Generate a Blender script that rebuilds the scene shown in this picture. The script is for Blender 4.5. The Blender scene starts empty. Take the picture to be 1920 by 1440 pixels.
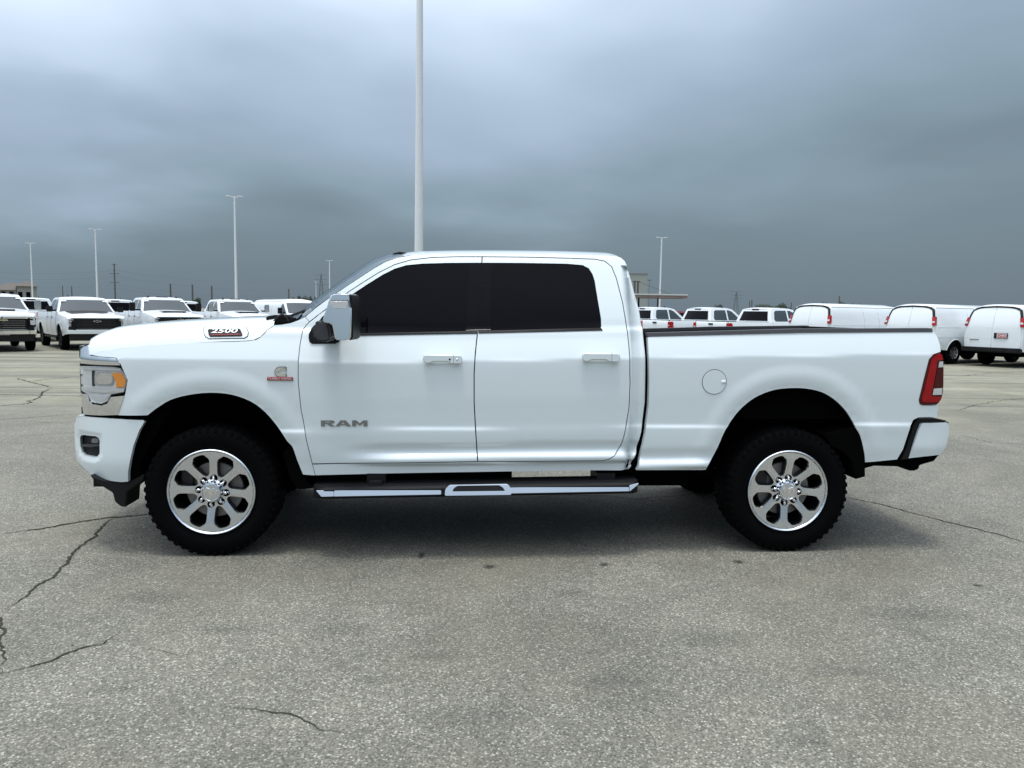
import bpy, bmesh, math, random
from mathutils import Vector, Matrix, noise
R = math.radians
C = bpy.context.scene.collection
sc = bpy.context.scene
rnd = random.Random(7)

# ------------------------------------------------------------------ camera
F_PX = 1442.0
YAW, PITCH, ROLL = 0.07315, 0.09284, 0.01497
CAM = Vector((1.555, -4.929, 1.594))
fw = Vector((math.sin(YAW)*math.cos(PITCH), math.cos(YAW)*math.cos(PITCH), -math.sin(PITCH)))
r0 = Vector((math.cos(YAW), -math.sin(YAW), 0)); u0 = r0.cross(fw)
RT = r0*math.cos(ROLL)+u0*math.sin(ROLL); UP = u0*math.cos(ROLL)-r0*math.sin(ROLL)
cam = bpy.data.cameras.new('camera'); co = bpy.data.objects.new('camera', cam); C.objects.link(co)
co.matrix_world = Matrix(((RT.x, UP.x, -fw.x, CAM.x), (RT.y, UP.y, -fw.y, CAM.y), (RT.z, UP.z, -fw.z, CAM.z), (0, 0, 0, 1)))
cam.sensor_width = 36; cam.lens = 36*F_PX/1920; cam.clip_start = .05; cam.clip_end = 6000
sc.camera = co

# ------------------------------------------------------------------ light
SUN_EL, SUN_AZ = R(82), R(215)
w = bpy.data.worlds.new('World'); sc.world = w; w.use_nodes = True
nt = w.node_tree; nt.nodes.clear(); L = nt.links.new
def N(t, **k):
    n = nt.nodes.new(t)
    for a, b in k.items(): setattr(n, a, b)
    return n
def MA(op, a, b=None, clamp=False):
    n = N('ShaderNodeMath', operation=op, use_clamp=clamp)
    for i, v in enumerate((a, b)):
        if v is None: continue
        if isinstance(v, (int, float)): n.inputs[i].default_value = v
        else: L(v, n.inputs[i])
    return n.outputs[0]
out = N('ShaderNodeOutputWorld'); sky = N('ShaderNodeTexSky', sky_type='NISHITA')
sky.sun_disc = False; sky.sun_elevation = SUN_EL; sky.sun_rotation = SUN_AZ; sky.air_density = 1.5; sky.dust_density = 3
b1 = N('ShaderNodeBackground'); b1.inputs[1].default_value = .07; L(sky.outputs[0], b1.inputs[0])
tc = N('ShaderNodeTexCoord'); sp = N('ShaderNodeSeparateXYZ'); L(tc.outputs['Generated'], sp.inputs[0])
z = MA('MAXIMUM', sp.outputs[2], 0.0)
zz = MA('ADD', z, .22)
cmb = N('ShaderNodeCombineXYZ'); L(MA('DIVIDE', sp.outputs[0], zz), cmb.inputs[0]); L(MA('DIVIDE', sp.outputs[1], zz), cmb.inputs[1])
n1 = N('ShaderNodeTexNoise'); n1.inputs['Scale'].default_value = .85; n1.inputs['Detail'].default_value = 2.5; n1.inputs['Roughness'].default_value = .4
n1.inputs['Distortion'].default_value = .3
L(cmb.outputs[0], n1.inputs['Vector'])
n2 = N('ShaderNodeTexNoise'); n2.inputs['Scale'].default_value = 2.6; n2.inputs['Detail'].default_value = 2; L(cmb.outputs[0], n2.inputs['Vector'])
# elevation drives the base tone, noise and the brighter side shift it
side = MA('MULTIPLY', sp.outputs[0], -.15)
amp = MA('MULTIPLY', MA('MINIMUM', z, .5), 1.0)
nn = MA('ADD', MA('MULTIPLY', MA('SUBTRACT', n1.outputs[0], .5), 1.2), MA('MULTIPLY', MA('SUBTRACT', n2.outputs[0], .5), .28))
f = MA('ADD', z, MA('MULTIPLY', amp, MA('ADD', nn, MA('MULTIPLY', side, 3.2))))
# broad thin and thick places in the cloud deck: direction, strength, angular width
nv = N('ShaderNodeTexNoise'); nv.inputs['Scale'].default_value = 1.6; nv.inputs['Detail'].default_value = 3; L(cmb.outputs[0], nv.inputs['Vector'])
pv_ = N('ShaderNodeVectorMath', operation='SUBTRACT'); L(nv.outputs['Color'], pv_.inputs[0]); pv_.inputs[1].default_value = (.5, .5, .5)
ps_ = N('ShaderNodeVectorMath', operation='SCALE'); L(pv_.outputs[0], ps_.inputs[0]); ps_.inputs['Scale'].default_value = .34
pa_ = N('ShaderNodeVectorMath', operation='ADD'); L(tc.outputs['Generated'], pa_.inputs[0]); L(ps_.outputs[0], pa_.inputs[1])
pn_ = N('ShaderNodeVectorMath', operation='NORMALIZE'); L(pa_.outputs[0], pn_.inputs[0])
for (d_, st_, wd_) in (((-.60, .76, .30), .11, 10), ((-.66, .64, .40), .27, 17), ((-.04, .86, .50), .16, 16), ((-.36, .90, .26), .10, 6), ((.30, .88, .36), .10, 8), ((.66, .70, .30), -.05, 12), ((-.24, .95, .16), -.05, 9), ((.60, .66, .46), .12, 12), ((.10, .97, .22), .05, 6)):
    vd = Vector(d_).normalized(); dt = N('ShaderNodeVectorMath', operation='DOT_PRODUCT'); L(pn_.outputs[0], dt.inputs[0]); dt.inputs[1].default_value = vd
    k_ = 1/(1-math.cos(R(wd_))); g_ = MA('POWER', 2.718, MA('MULTIPLY', MA('SUBTRACT', dt.outputs['Value'], 1.0), k_)); f = MA('ADD', f, MA('MULTIPLY', g_, st_))
rp = N('ShaderNodeValToRGB'); L(f, rp.inputs[0]); cr = rp.color_ramp
stops = [(0, (.116, .154, .186)), (.09, (.134, .184, .222)), (.16, (.190, .258, .314)), (.26, (.262, .336, .432)), (.36, (.330, .415, .525)), (.46, (.455, .555, .680)), (.70, (.95, 1.06, 1.20)), (1, (1.55, 1.65, 1.78))]
cr.elements[0].position = 0; cr.elements[0].color = (*stops[0][1], 1)
cr.elements[1].position = 1; cr.elements[1].color = (*stops[-1][1], 1)
for p_, c_ in stops[1:-1]:
    e = cr.elements.new(p_); e.color = (*c_, 1)
b2 = N('ShaderNodeBackground'); b2.inputs[1].default_value = 1.0; L(rp.outputs[0], b2.inputs[0])
mx = N('ShaderNodeMixShader'); mx.inputs[0].default_value = .94; L(b1.outputs[0], mx.inputs[1]); L(b2.outputs[0], mx.inputs[2]); L(mx.outputs[0], out.inputs[0])

sun = bpy.data.lights.new('sun', 'SUN'); sun.energy = 1.5; sun.angle = R(14); sun.color = (1, .97, .93)
so = bpy.data.objects.new('sun', sun); C.objects.link(so)
sd = Vector((math.sin(SUN_AZ)*math.cos(SUN_EL), math.cos(SUN_AZ)*math.cos(SUN_EL), math.sin(SUN_EL)))
so.rotation_euler = sd.to_track_quat('Z', 'Y').to_euler()
vs = sc.view_settings; vs.view_transform = 'Standard'; vs.look = 'None'; vs.exposure = 0.5; vs.gamma = 1; vs.use_curve_mapping = False
sc.cycles.max_bounces = 6; sc.cycles.transparent_max_bounces = 12

# ------------------------------------------------------------------ where a line of sight meets the place
def ray(u, v): return fw + RT*((u-960)/F_PX) - UP*((v-720)/F_PX)
def at_y(u, v, y):
    d = ray(u, v); return CAM + d*((y-CAM.y)/d.y)
def ground(u, v, h=0.0):
    d = ray(u, v); return CAM + d*((h-CAM.z)/d.z)
def at_depth(u, v, Z): return CAM + ray(u, v)*Z

# ------------------------------------------------------------------ materials
def mat(name, col, rough=.5, metal=0, coat=0, spec=.5, bump=0, bscale=60, var=0, vscale=8, coat_rough=.03):
    m = bpy.data.materials.new(name); m.use_nodes = True; t = m.node_tree; b = t.nodes['Principled BSDF']
    b.inputs['Base Color'].default_value = (*col, 1); b.inputs['Roughness'].default_value = rough; b.inputs['Metallic'].default_value = metal
    b.inputs['Coat Weight'].default_value = coat; b.inputs['Coat Roughness'].default_value = coat_rough; b.inputs['Specular IOR Level'].default_value = spec
    tcx = t.nodes.new('ShaderNodeTexCoord')
    n = t.nodes.new('ShaderNodeTexNoise'); n.inputs['Scale'].default_value = vscale; n.inputs['Detail'].default_value = 5; t.links.new(tcx.outputs['Object'], n.inputs['Vector'])
    mr = t.nodes.new('ShaderNodeMapRange'); mr.inputs[3].default_value = 1-max(var, .015); mr.inputs[4].default_value = 1+max(var, .015); t.links.new(n.outputs[0], mr.inputs[0])
    mm = t.nodes.new('ShaderNodeVectorMath'); mm.operation = 'SCALE'; mm.inputs[0].default_value = col; t.links.new(mr.outputs[0], mm.inputs['Scale'])
    t.links.new(mm.outputs[0], b.inputs['Base Color'])
    if bump:
        n2_ = t.nodes.new('ShaderNodeTexNoise'); n2_.inputs['Scale'].default_value = bscale; n2_.inputs['Detail'].default_value = 3; t.links.new(tcx.outputs['Object'], n2_.inputs['Vector'])
        bp = t.nodes.new('ShaderNodeBump'); bp.inputs['Strength'].default_value = bump; bp.inputs['Distance'].default_value = .01
        t.links.new(n2_.outputs[0], bp.inputs['Height']); t.links.new(bp.outputs[0], b.inputs['Normal'])
    return m
def clear(name, tint, amount, rough=.02, gl=.5):
    m = bpy.data.materials.new(name); m.use_nodes = True; t = m.node_tree; t.nodes.clear()
    o = t.nodes.new('ShaderNodeOutputMaterial'); tr = t.nodes.new('ShaderNodeBsdfTransparent'); tr.inputs[0].default_value = (*tint, 1)
    g = t.nodes.new('ShaderNodeBsdfGlossy'); g.inputs['Roughness'].default_value = rough; g.inputs[0].default_value = (gl*1.6, gl*1.7, gl*1.75, 1)
    lw0 = t.nodes.new('ShaderNodeLayerWeight'); lw0.inputs[0].default_value = .5; lw = t.nodes.new('ShaderNodeMath'); lw.operation = 'POWER'; lw.inputs[1].default_value = 4; t.links.new(lw0.outputs['Facing'], lw.inputs[0])
    a = t.nodes.new('ShaderNodeMath'); a.operation = 'ADD'; a.inputs[1].default_value = amount; a.use_clamp = True; t.links.new(lw.outputs[0], a.inputs[0])
    x = t.nodes.new('ShaderNodeMixShader'); t.links.new(a.outputs[0], x.inputs[0]); t.links.new(tr.outputs[0], x.inputs[1]); t.links.new(g.outputs[0], x.inputs[2]); t.links.new(x.outputs[0], o.inputs[0])
    return m
WHITE = mat('white_paint', (.75, .82, .84), .35, coat=1, bump=.004, bscale=9, var=.02, vscale=2)
WHITE2 = mat('white_fleet_paint', (.73, .77, .79), .3, coat=.6, var=.03, vscale=3)
BLACK = mat('black_plastic', (.008, .008, .009), .55, spec=.25, bump=.1, bscale=300, var=.15)
GREYP = mat('grey_textured_plastic', (.045, .045, .05), .5, spec=.4, bump=.1, bscale=300, var=.1)
GLOSSB = mat('gloss_black_trim', (.004, .004, .006), .06, spec=.08)
UNDER = mat('underbody_black', (.002, .002, .002), .9, spec=.03, bump=.3, bscale=30, var=.3)
RUBBER = mat('tyre_rubber', (.002, .002, .0024), .75, spec=.06, bump=.3, bscale=120, var=.2)
TINT = mat('dark_tinted_glass', (.0035, .0035, .0055), .03, spec=.07, var=.1)
GLASS2 = mat('grey_window_glass', (.038, .050, .058), .06, spec=.7, var=.25, vscale=1.5)
CHROME = mat('chrome', (.90, .90, .90), .06, metal=1, var=.03)
ALU = mat('machined_aluminium', (.80, .83, .87), .24, metal=1, bump=.03, bscale=200, var=.06)
ALUD = mat('painted_wheel_pocket', (.045, .045, .05), .4, metal=.9, var=.1)
STEEL = mat('brake_steel', (.27, .265, .255), .5, metal=.7, var=.25, vscale=20)
SILVER = mat('satin_badge_silver', (.30, .30, .29), .38, metal=.9, var=.12, vscale=60)
RED = mat('red_badge', (.30, .012, .016), .35, coat=.5, var=.05)
REDLENS = mat('red_tail_lens', (.34, .003, .006), .15, coat=.25, spec=.3, var=.25, vscale=14)
REDDARK = mat('dark_red_lens', (.07, .002, .004), .15, coat=.3, spec=.3, var=.2)
AMBER = mat('amber_lens', (.90, .31, .02), .25, coat=1, bump=.1, bscale=150, var=.1)
CLEARW = mat('frosted_white_lens', (.62, .63, .62), .2, coat=1, bump=.3, bscale=140, var=.12, vscale=20)
REFL = mat('headlamp_reflector', (.74, .76, .76), .25, metal=.1, coat=1, bump=.05, bscale=35, var=.2, vscale=18)
LENS = clear('clear_lens', (.98, .98, .98), .04)
LAMPG = mat('lamp_inner_grey', (.45, .46, .46), .3, metal=.2, coat=1, var=.2, vscale=30)
SHIELD = clear('windshield_glass', (.78, .84, .82), .10, gl=.40)
POLE = mat('pale_grey_pole_paint', (.72, .74, .76), .5, var=.05)
WOODP = mat('weathered_utility_pole', (.10, .095, .085), .8, var=.2)
PLATEW = mat('white_plate', (.75, .72, .72), .4)
PLATER = mat('red_plate_print', (.42, .02, .04), .4)
GOLD = mat('gold_emblem', (.65, .45, .08), .25, metal=.8)
BADGEW = mat('white_badge_print', (.8, .8, .8), .4)
INTER = mat('cabin_trim', (.03, .03, .032), .8, var=.2)

# ------------------------------------------------------------------ mesh helpers
def tag(o, label=None, cat=None, group=None, kind=None):
    if label: o['label'] = label
    if cat: o['category'] = cat
    if group: o['group'] = group
    if kind: o['kind'] = kind
    return o
def empty(name, loc=(0, 0, 0), rz=0, **k):
    o = bpy.data.objects.new(name, None); C.objects.link(o); o.location = loc; o.rotation_euler = (0, 0, rz); tag(o, **k); return o
def fin(name, bm, m, parent=None, smooth=False, angle=35, recalc=True):
    if recalc: bmesh.ops.recalc_face_normals(bm, faces=bm.faces)
    me = bpy.data.meshes.new(name)
    for f_ in bm.faces: f_.smooth = smooth
    if smooth:
        for e_ in bm.edges:
            if len(e_.link_faces) == 2 and e_.calc_face_angle(0) > R(angle): e_.smooth = False
    bm.to_mesh(me); bm.free()
    ms = m if isinstance(m, (list, tuple)) else [m]
    for q in ms: me.materials.append(q)
    o = bpy.data.objects.new(name, me); C.objects.link(o)
    if parent is not None: o.parent = parent
    return o
def resample(pts, step):
    o = []
    for i in range(len(pts)-1):
        a, b = Vector(pts[i]), Vector(pts[i+1]); n = max(1, int((b-a).length/step))
        for k in range(n): o.append(a.lerp(b, k/n))
    o.append(Vector(pts[-1])); return o
def smooth_line(pts, n=4):
    "Catmull-Rom through the points"
    P = [Vector(p) for p in pts]; P = [P[0]*2-P[1]]+P+[P[-1]*2-P[-2]]; o = []
    for i in range(1, len(P)-2):
        for k in range(n):
            t = k/n; a, b, c, d = P[i-1:i+3]
            o.append(.5*((2*b)+(c-a)*t+(2*a-5*b+4*c-d)*t*t+(3*b-a-3*c+d)*t**3))
    o.append(P[-2]); return o
def offset_poly(P, d):
    n = len(P); A = sum(P[i][0]*P[(i+1) % n][1]-P[(i+1) % n][0]*P[i][1] for i in range(n)); s = 1 if A > 0 else -1; o = []
    for i in range(n):
        a, b, c = P[i-1], P[i], P[(i+1) % n]
        e1 = Vector((b[0]-a[0], b[1]-a[1])); e2 = Vector((c[0]-b[0], c[1]-b[1]))
        if e1.length < 1e-6 or e2.length < 1e-6: o.append((b[0], b[1])); continue
        e1.normalize(); e2.normalize(); n1_ = Vector((-e1.y, e1.x))*s; n2_ = Vector((-e2.y, e2.x))*s
        nn_ = n1_+n2_
        if nn_.length < .2: nn_ = n1_
        nn_.normalize(); k = d/max(.5, nn_.dot(n1_)); o.append((b[0]+nn_.x*k, b[1]+nn_.y*k))
    return o
def box(bm, lo, hi, mi=0):
    v = [bm.verts.new((x, y, z_)) for x in (lo[0], hi[0]) for y in (lo[1], hi[1]) for z_ in (lo[2], hi[2])]
    for q in ((0, 1, 3, 2), (4, 6, 7, 5), (0, 4, 5, 1), (2, 3, 7, 6), (0, 2, 6, 4), (1, 5, 7, 3)):
        bm.faces.new([v[i] for i in q]).material_index = mi
    return v
def tube(bm, pts, rad, n=8, mi=0, cap=True):
    pts = [Vector(p) for p in pts]; rings = []
    for i, p in enumerate(pts):
        t = (pts[min(i+1, len(pts)-1)]-pts[max(i-1, 0)]).normalized()
        a = Vector((0, 0, 1)) if abs(t.z) < .9 else Vector((1, 0, 0)); s = t.cross(a).normalized(); q = s.cross(t)
        rr = rad[i] if isinstance(rad, (list, tuple)) else rad
        rings.append([bm.verts.new(p+s*math.cos(2*math.pi*k/n)*rr+q*math.sin(2*math.pi*k/n)*rr) for k in range(n)])
    for a, b in zip(rings, rings[1:]):
        for k in range(n): bm.faces.new((a[k], a[(k+1) % n], b[(k+1) % n], b[k])).material_index = mi
    if cap:
        bm.faces.new(rings[0]).material_index = mi; bm.faces.new(rings[-1]).material_index = mi
def lathe(bm, prof, n=64, mi=0, a0=0, closed=False):
    "profile of (r, y) turned about the y axis"
    rings = []
    for r_, y_ in prof: rings.append([bm.verts.new((r_*math.cos(a0+2*math.pi*k/n), y_, r_*math.sin(a0+2*math.pi*k/n))) for k in range(n)] if r_ > 1e-6 else [bm.verts.new((0, y_, 0))])
    pr = list(zip(rings, rings[1:])) + ([(rings[-1], rings[0])] if closed else [])
    for a, b in pr:
        for k in range(n):
            if len(a) == 1: f_ = (a[0], b[k], b[(k+1) % n])
            elif len(b) == 1: f_ = (a[k], b[0], a[(k+1) % n])
            else: f_ = (a[k], b[k], b[(k+1) % n], a[(k+1) % n])
            bm.faces.new(f_).material_index = mi
def prism(name, P, y0, y1, m, parent, bevel=.006, seg=3, shift=None, angle=50):
    "outline P of (x, z) given depth from y0 to y1, edges rounded"
    bm = bmesh.new(); a = [bm.verts.new((p[0], y0, p[1])) for p in P]; dx = shift or (0, 0)
    b = [bm.verts.new((p[0]+dx[0], y1, p[1]+dx[1])) for p in P]; n = len(P)
    bm.faces.new(a); bm.faces.new(b[::-1])
    for i in range(n): bm.faces.new((a[i], a[(i+1) % n], b[(i+1) % n], b[i]))
    bmesh.ops.recalc_face_normals(bm, faces=bm.faces)
    if bevel:
        es = [e_ for e_ in bm.edges if e_.calc_face_angle(0) > R(25)]
        try: bmesh.ops.bevel(bm, geom=es, offset=bevel, segments=seg, affect='EDGES', clamp_overlap=True)
        except Exception: pass
    return fin(name, bm, m, parent, smooth=True, angle=angle)
def hermite(cp):
    xs = [c[0] for c in cp]; ys = [c[1] for c in cp]; n = len(cp); m_ = []
    for i in range(n):
        if i == 0: m_.append((ys[1]-ys[0])/(xs[1]-xs[0]))
        elif i == n-1: m_.append((ys[-1]-ys[-2])/(xs[-1]-xs[-2]))
        else:
            a = (ys[i]-ys[i-1])/(xs[i]-xs[i-1]); b = (ys[i+1]-ys[i])/(xs[i+1]-xs[i])
            m_.append(0 if a*b <= 0 else 2*a*b/(a+b))
    def f_(x):
        if x <= xs[0]: return ys[0]+m_[0]*(x-xs[0])
        if x >= xs[-1]: return ys[-1]+m_[-1]*(x-xs[-1])
        i = 0
        while x > xs[i+1]: i += 1
        h = xs[i+1]-xs[i]; t = (x-xs[i])/h
        return (1+2*t)*(1-t)**2*ys[i]+t*(1-t)**2*h*m_[i]+t*t*(3-2*t)*ys[i+1]+t*t*(t-1)*h*m_[i+1]
    return f_
def sstep(a, b, x):
    t = min(1, max(0, (x-a)/(b-a))); return t*t*(3-2*t)
def dist_line(x, z_, P):
    best = 9
    for i in range(len(P)-1):
        ax, az = P[i]; bx, bz = P[i+1]; dx, dz = bx-ax, bz-az; l = dx*dx+dz*dz
        t = 0 if l == 0 else min(1, max(0, ((x-ax)*dx+(z_-az)*dz)/l)); d = math.hypot(x-ax-t*dx, z_-az-t*dz)
        if d < best: best = d
    return best
def trace(px, Y, it=14):
    "points of the picture brought to the surface y = Y(x, z); returns (x, z)"
    o = []
    for u, v in px:
        y = .05
        for _ in range(it):
            p = at_y(u, v, y); y = .5*y+.5*Y(p.x, p.z)
        p = at_y(u, v, y); o.append((p.x, p.z))
    return o
def skin(bm, P, Y, sx=.05, sz=.025, flange=.02, out_=0.0, mi=0, mirror=None, two=False):
    "fill outline P on the surface y = Y(x, z) with a fine grid, edges turned inwards; returns faces and analytic normals in layer"
    nl = bm.verts.layers.float_vector.get('an') or bm.verts.layers.float_vector.new('an')
    b2_ = bmesh.new(); vv = [b2_.verts.new((p[0], 0, p[1])) for p in P]; b2_.faces.new(vv)
    x0, x1 = min(p[0] for p in P), max(p[0] for p in P); z0, z1 = min(p[1] for p in P), max(p[1] for p in P)
    k = math.floor(x0/sx)+1
    while k*sx < x1:
        bmesh.ops.bisect_plane(b2_, geom=b2_.verts[:]+b2_.edges[:]+b2_.faces[:], plane_co=(k*sx+.0013, 0, 0), plane_no=(1, 0, 0), dist=1e-5); k += 1
    k = math.floor(z0/sz)+1
    while k*sz < z1:
        bmesh.ops.bisect_plane(b2_, geom=b2_.verts[:]+b2_.edges[:]+b2_.faces[:], plane_co=(0, 0, k*sz+.0007), plane_no=(0, 0, 1), dist=1e-5); k += 1
    b2_.verts.index_update()
    sgn = 1 if mirror is None else -1
    mp = []
    for v_ in b2_.verts:
        y = Y(v_.co.x, v_.co.z)-out_
        mp.append(bm.verts.new((v_.co.x, y if mirror is None else mirror-y, v_.co.z)))
    h = .002
    fs = []
    for f_ in b2_.faces:
        idx = [mp[v_.index] for v_ in f_.verts]
        try: g = bm.faces.new(idx)
        except ValueError: continue
        g.normal_update()
        if (g.normal.y > 0) == (mirror is None): g.normal_flip()
        g.material_index = mi; fs.append(g)
    bm.verts.ensure_lookup_table()
    for i, v_ in enumerate(b2_.verts):
        x, z_ = v_.co.x, v_.co.z
        gx = (Y(x+h, z_)-Y(x-h, z_))/(2*h); gz = (Y(x, z_+h)-Y(x, z_-h))/(2*h)
        mp[i][nl] = Vector((gx, -sgn*1.0, gz)).normalized()
    be = [e_ for e_ in {e_ for g in fs for e_ in g.edges} if len(e_.link_faces) == 1]
    if flange:
        cache = {}
        for e_ in be:
            f_ = e_.link_faces[0]
            l_ = [l for l in f_.loops if l.edge == e_][0]; a, b = l_.vert, l_.link_loop_next.vert; q = []
            for v_ in (b, a):
                if v_ not in cache:
                    nv = bm.verts.new((v_.co.x, v_.co.y+sgn*flange, v_.co.z)); cache[v_] = nv
                q.append(cache[v_])
            g = bm.faces.new((b, a, q[1], q[0])); g.material_index = mi
    b2_.free(); return fs
def fin_skin(name, bm, m, parent):
    nl = bm.verts.layers.float_vector['an']; me = bpy.data.meshes.new(name)
    ln = []
    bm.faces.ensure_lookup_table()
    for f_ in bm.faces:
        f_.smooth = True; f_.normal_update()
        for l in f_.loops:
            a = l.vert[nl]
            ok = a.length > .5 and all(v_[nl].length > .5 for v_ in f_.verts) and len({round(v_.co.x, 5) for v_ in f_.verts}) > 0 and a.dot(f_.normal) > .3
            ln.append(tuple(a) if ok else tuple(f_.normal))
    bm.to_mesh(me); bm.free()
    for q in (m if isinstance(m, (list, tuple)) else [m]): me.materials.append(q)
    me.normals_split_custom_set(ln)
    o = bpy.data.objects.new(name, me); C.objects.link(o); o.parent = parent; return o
def panel(name, P, Y, m, parent, inset=.003, both=None, **k):
    "a body panel on one or both sides (both = full width)"
    P = offset_poly(P, inset) if inset else P
    bm = bmesh.new(); skin(bm, P, Y, **k); r_ = [fin_skin(name, bm, m, parent)]
    if both:
        bm = bmesh.new(); skin(bm, P, Y, mirror=both, **k); r_.append(fin_skin(name, bm, m, parent))
    return r_
def strip(name, E, W, bulge, m, parent, n=24, p=2.4, smooth=True, Y=None, tl=0.0, angle=35):
    "skin that crosses the vehicle from side to side along the edge points E (x, y, z); bulge = per-point outward vector (x, z)"
    bm = bmesh.new(); rows = []
    for i, e_ in enumerate(E):
        b = bulge[i] if isinstance(bulge, list) else bulge; row = []
        for k in range(n+1):
            t = tl+(1-2*tl)*(.5-.5*math.cos(math.pi*k/n)); s = 1-abs(2*t-1)**p; y = e_[1]+(W-2*e_[1])*t
            row.append(bm.verts.new((e_[0]+b[0]*s, y, e_[2]+b[1]*s)))
        rows.append(row)
    for a, b in zip(rows, rows[1:]):
        for k in range(n): bm.faces.new((a[k], a[k+1], b[k+1], b[k]))
    return fin(name, bm, m, parent, smooth=smooth, angle=angle)
def text(name, s, size, m, parent, loc, ext=.001, rot=(math.pi/2, 0, 0), sx=1.0, sy=1.0, align='CENTER', shear=0, bold=0):
    cu = bpy.data.curves.new(name, 'FONT'); cu.body = s; cu.size = size; cu.extrude = ext; cu.align_x = align; cu.align_y = 'CENTER'; cu.shear = shear; cu.offset = bold; cu.resolution_u = 3
    t_ = bpy.data.objects.new(name, cu); C.objects.link(t_); bpy.context.view_layer.update()
    me = bpy.data.meshes.new_from_object(t_.evaluated_get(bpy.context.evaluated_depsgraph_get())); bpy.data.objects.remove(t_); me.materials.clear(); me.materials.append(m)
    o = bpy.data.objects.new(name, me); C.objects.link(o); o.parent = parent; o.location = loc; o.rotation_euler = rot; o.scale = (sx, sy, 1); return o

# ================================================================== ground
gm = bpy.data.materials.new('worn_pavement'); gm.use_nodes = True; t = gm.node_tree; nt = t; L = nt.links.new
bs = t.nodes['Principled BSDF']; tcg = N('ShaderNodeTexCoord'); P_ = tcg.outputs['Object']
def noi(scale, det=4, rough=.5, vec=None, dist=0):
    n = N('ShaderNodeTexNoise'); n.inputs['Scale'].default_value = scale; n.inputs['Detail'].default_value = det; n.inputs['Roughness'].default_value = rough; n.inputs['Distortion'].default_value = dist
    L(vec or P_, n.inputs['Vector']); return n.outputs[0]
def mrange(v, a, b, c, d, sm=False):
    n = N('ShaderNodeMapRange', clamp=True); 
    if sm: n.interpolation_type = 'SMOOTHSTEP'
    L(v, n.inputs[0])
    for i, q in enumerate((a, b, c, d)): n.inputs[i+1].default_value = q
    return n.outputs[0]
def mixc(f_, a, b, typ='MIX'):
    n = N('ShaderNodeMix', data_type='RGBA', blend_type=typ)
    if isinstance(f_, (int, float)): n.inputs[0].default_value = f_
    else: L(f_, n.inputs[0])
    for i, q in ((6, a), (7, b)):
        if isinstance(q, tuple): n.inputs[i].default_value = (*q, 1)
        else: L(q, n.inputs[i])
    return n.outputs[2]
def vor(scale, feat='F1', out='Distance', rnd_=1.0):
    n = N('ShaderNodeTexVoronoi', feature=feat); n.inputs['Scale'].default_value = scale; n.inputs['Randomness'].default_value = rnd_; L(P_, n.inputs['Vector']); return n.outputs[out]
spx = N('ShaderNodeSeparateXYZ'); L(P_, spx.inputs[0])
far = mrange(MA('ADD', spx.outputs[1], MA('MULTIPLY', MA('SUBTRACT', noi(.25, 3), .5), 9)), 3.0, 12.0, 0, 1, True)
vc = vor(104, out='Color'); spc = N('ShaderNodeSeparateColor'); L(vc, spc.inputs[0])
stone = mixc(mrange(spc.outputs[0], 0, 1, 0, 1), (.078, .074, .057), (.275, .262, .210))
stone = mixc(mrange(spc.outputs[1], .66, .97, 0, .9), stone, (.60, .585, .505))
stone = mixc(mrange(spc.outputs[2], .78, .84, 0, .9), stone, (.030, .030, .026))
edge = mrange(vor(104), .25, .62, 0, 1); stone = mixc(MA('MULTIPLY', edge, .75), stone, (.078, .076, .062))
vc2 = vor(230, out='Color'); sp2 = N('ShaderNodeSeparateColor'); L(vc2, sp2.inputs[0])
stone = mixc(.35, stone, mixc(sp2.outputs[0], (.070, .068, .056), (.32, .31, .265)))
worn = mixc(noi(40, 6, .7), (.150, .147, .112), (.295, .283, .215))
base = mixc(far, stone, worn)
patch = mrange(noi(.55, 4, .55, dist=.8), .3, .72, .84, 1.24)
patch2 = mrange(noi(3.2, 5, .6, dist=.5), .3, .75, .88, 1.12)
mul = MA('MULTIPLY', patch, patch2)
sc_ = N('ShaderNodeVectorMath', operation='SCALE'); L(base, sc_.inputs[0]); L(mul, sc_.inputs['Scale'])
# olive and rusty tints in broad patches
tint = mixc(mrange(noi(.8, 3, .5), .5, .72, 0, .30), sc_.outputs[0], (.17, .155, .105))
# old tyre and trowel streaks across the further slabs
mp = N('ShaderNodeMapping'); mp.inputs['Scale'].default_value = (.06, 1.6, 1); L(P_, mp.inputs['Vector'])
st = mrange(noi(1.0, 5, .65, mp.outputs[0], .4), .48, .66, 0, .62)
tint = mixc(MA('MULTIPLY', st, far), tint, (.08, .08, .07))
L(tint, bs.inputs['Base Color']); bs.inputs['Roughness'].default_value = .85; bs.inputs['Specular IOR Level'].default_value = .3
hgt = MA('ADD', MA('MULTIPLY', vor(104), -1.0), MA('MULTIPLY', noi(30, 4), .6))
bp = N('ShaderNodeBump'); bp.inputs['Strength'].default_value = .55; bp.inputs['Distance'].default_value = .006; L(hgt, bp.inputs['Height']); L(bp.outputs[0], bs.inputs['Normal'])
bm = bmesh.new(); q = [bm.verts.new(p) for p in ((-1500, -300, 0), (1500, -300, 0), (1500, 2500, 0), (-1500, 2500, 0))]; bm.faces.new(q)
tag(fin('parking_lot_pavement', bm, gm), kind='structure')

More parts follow.
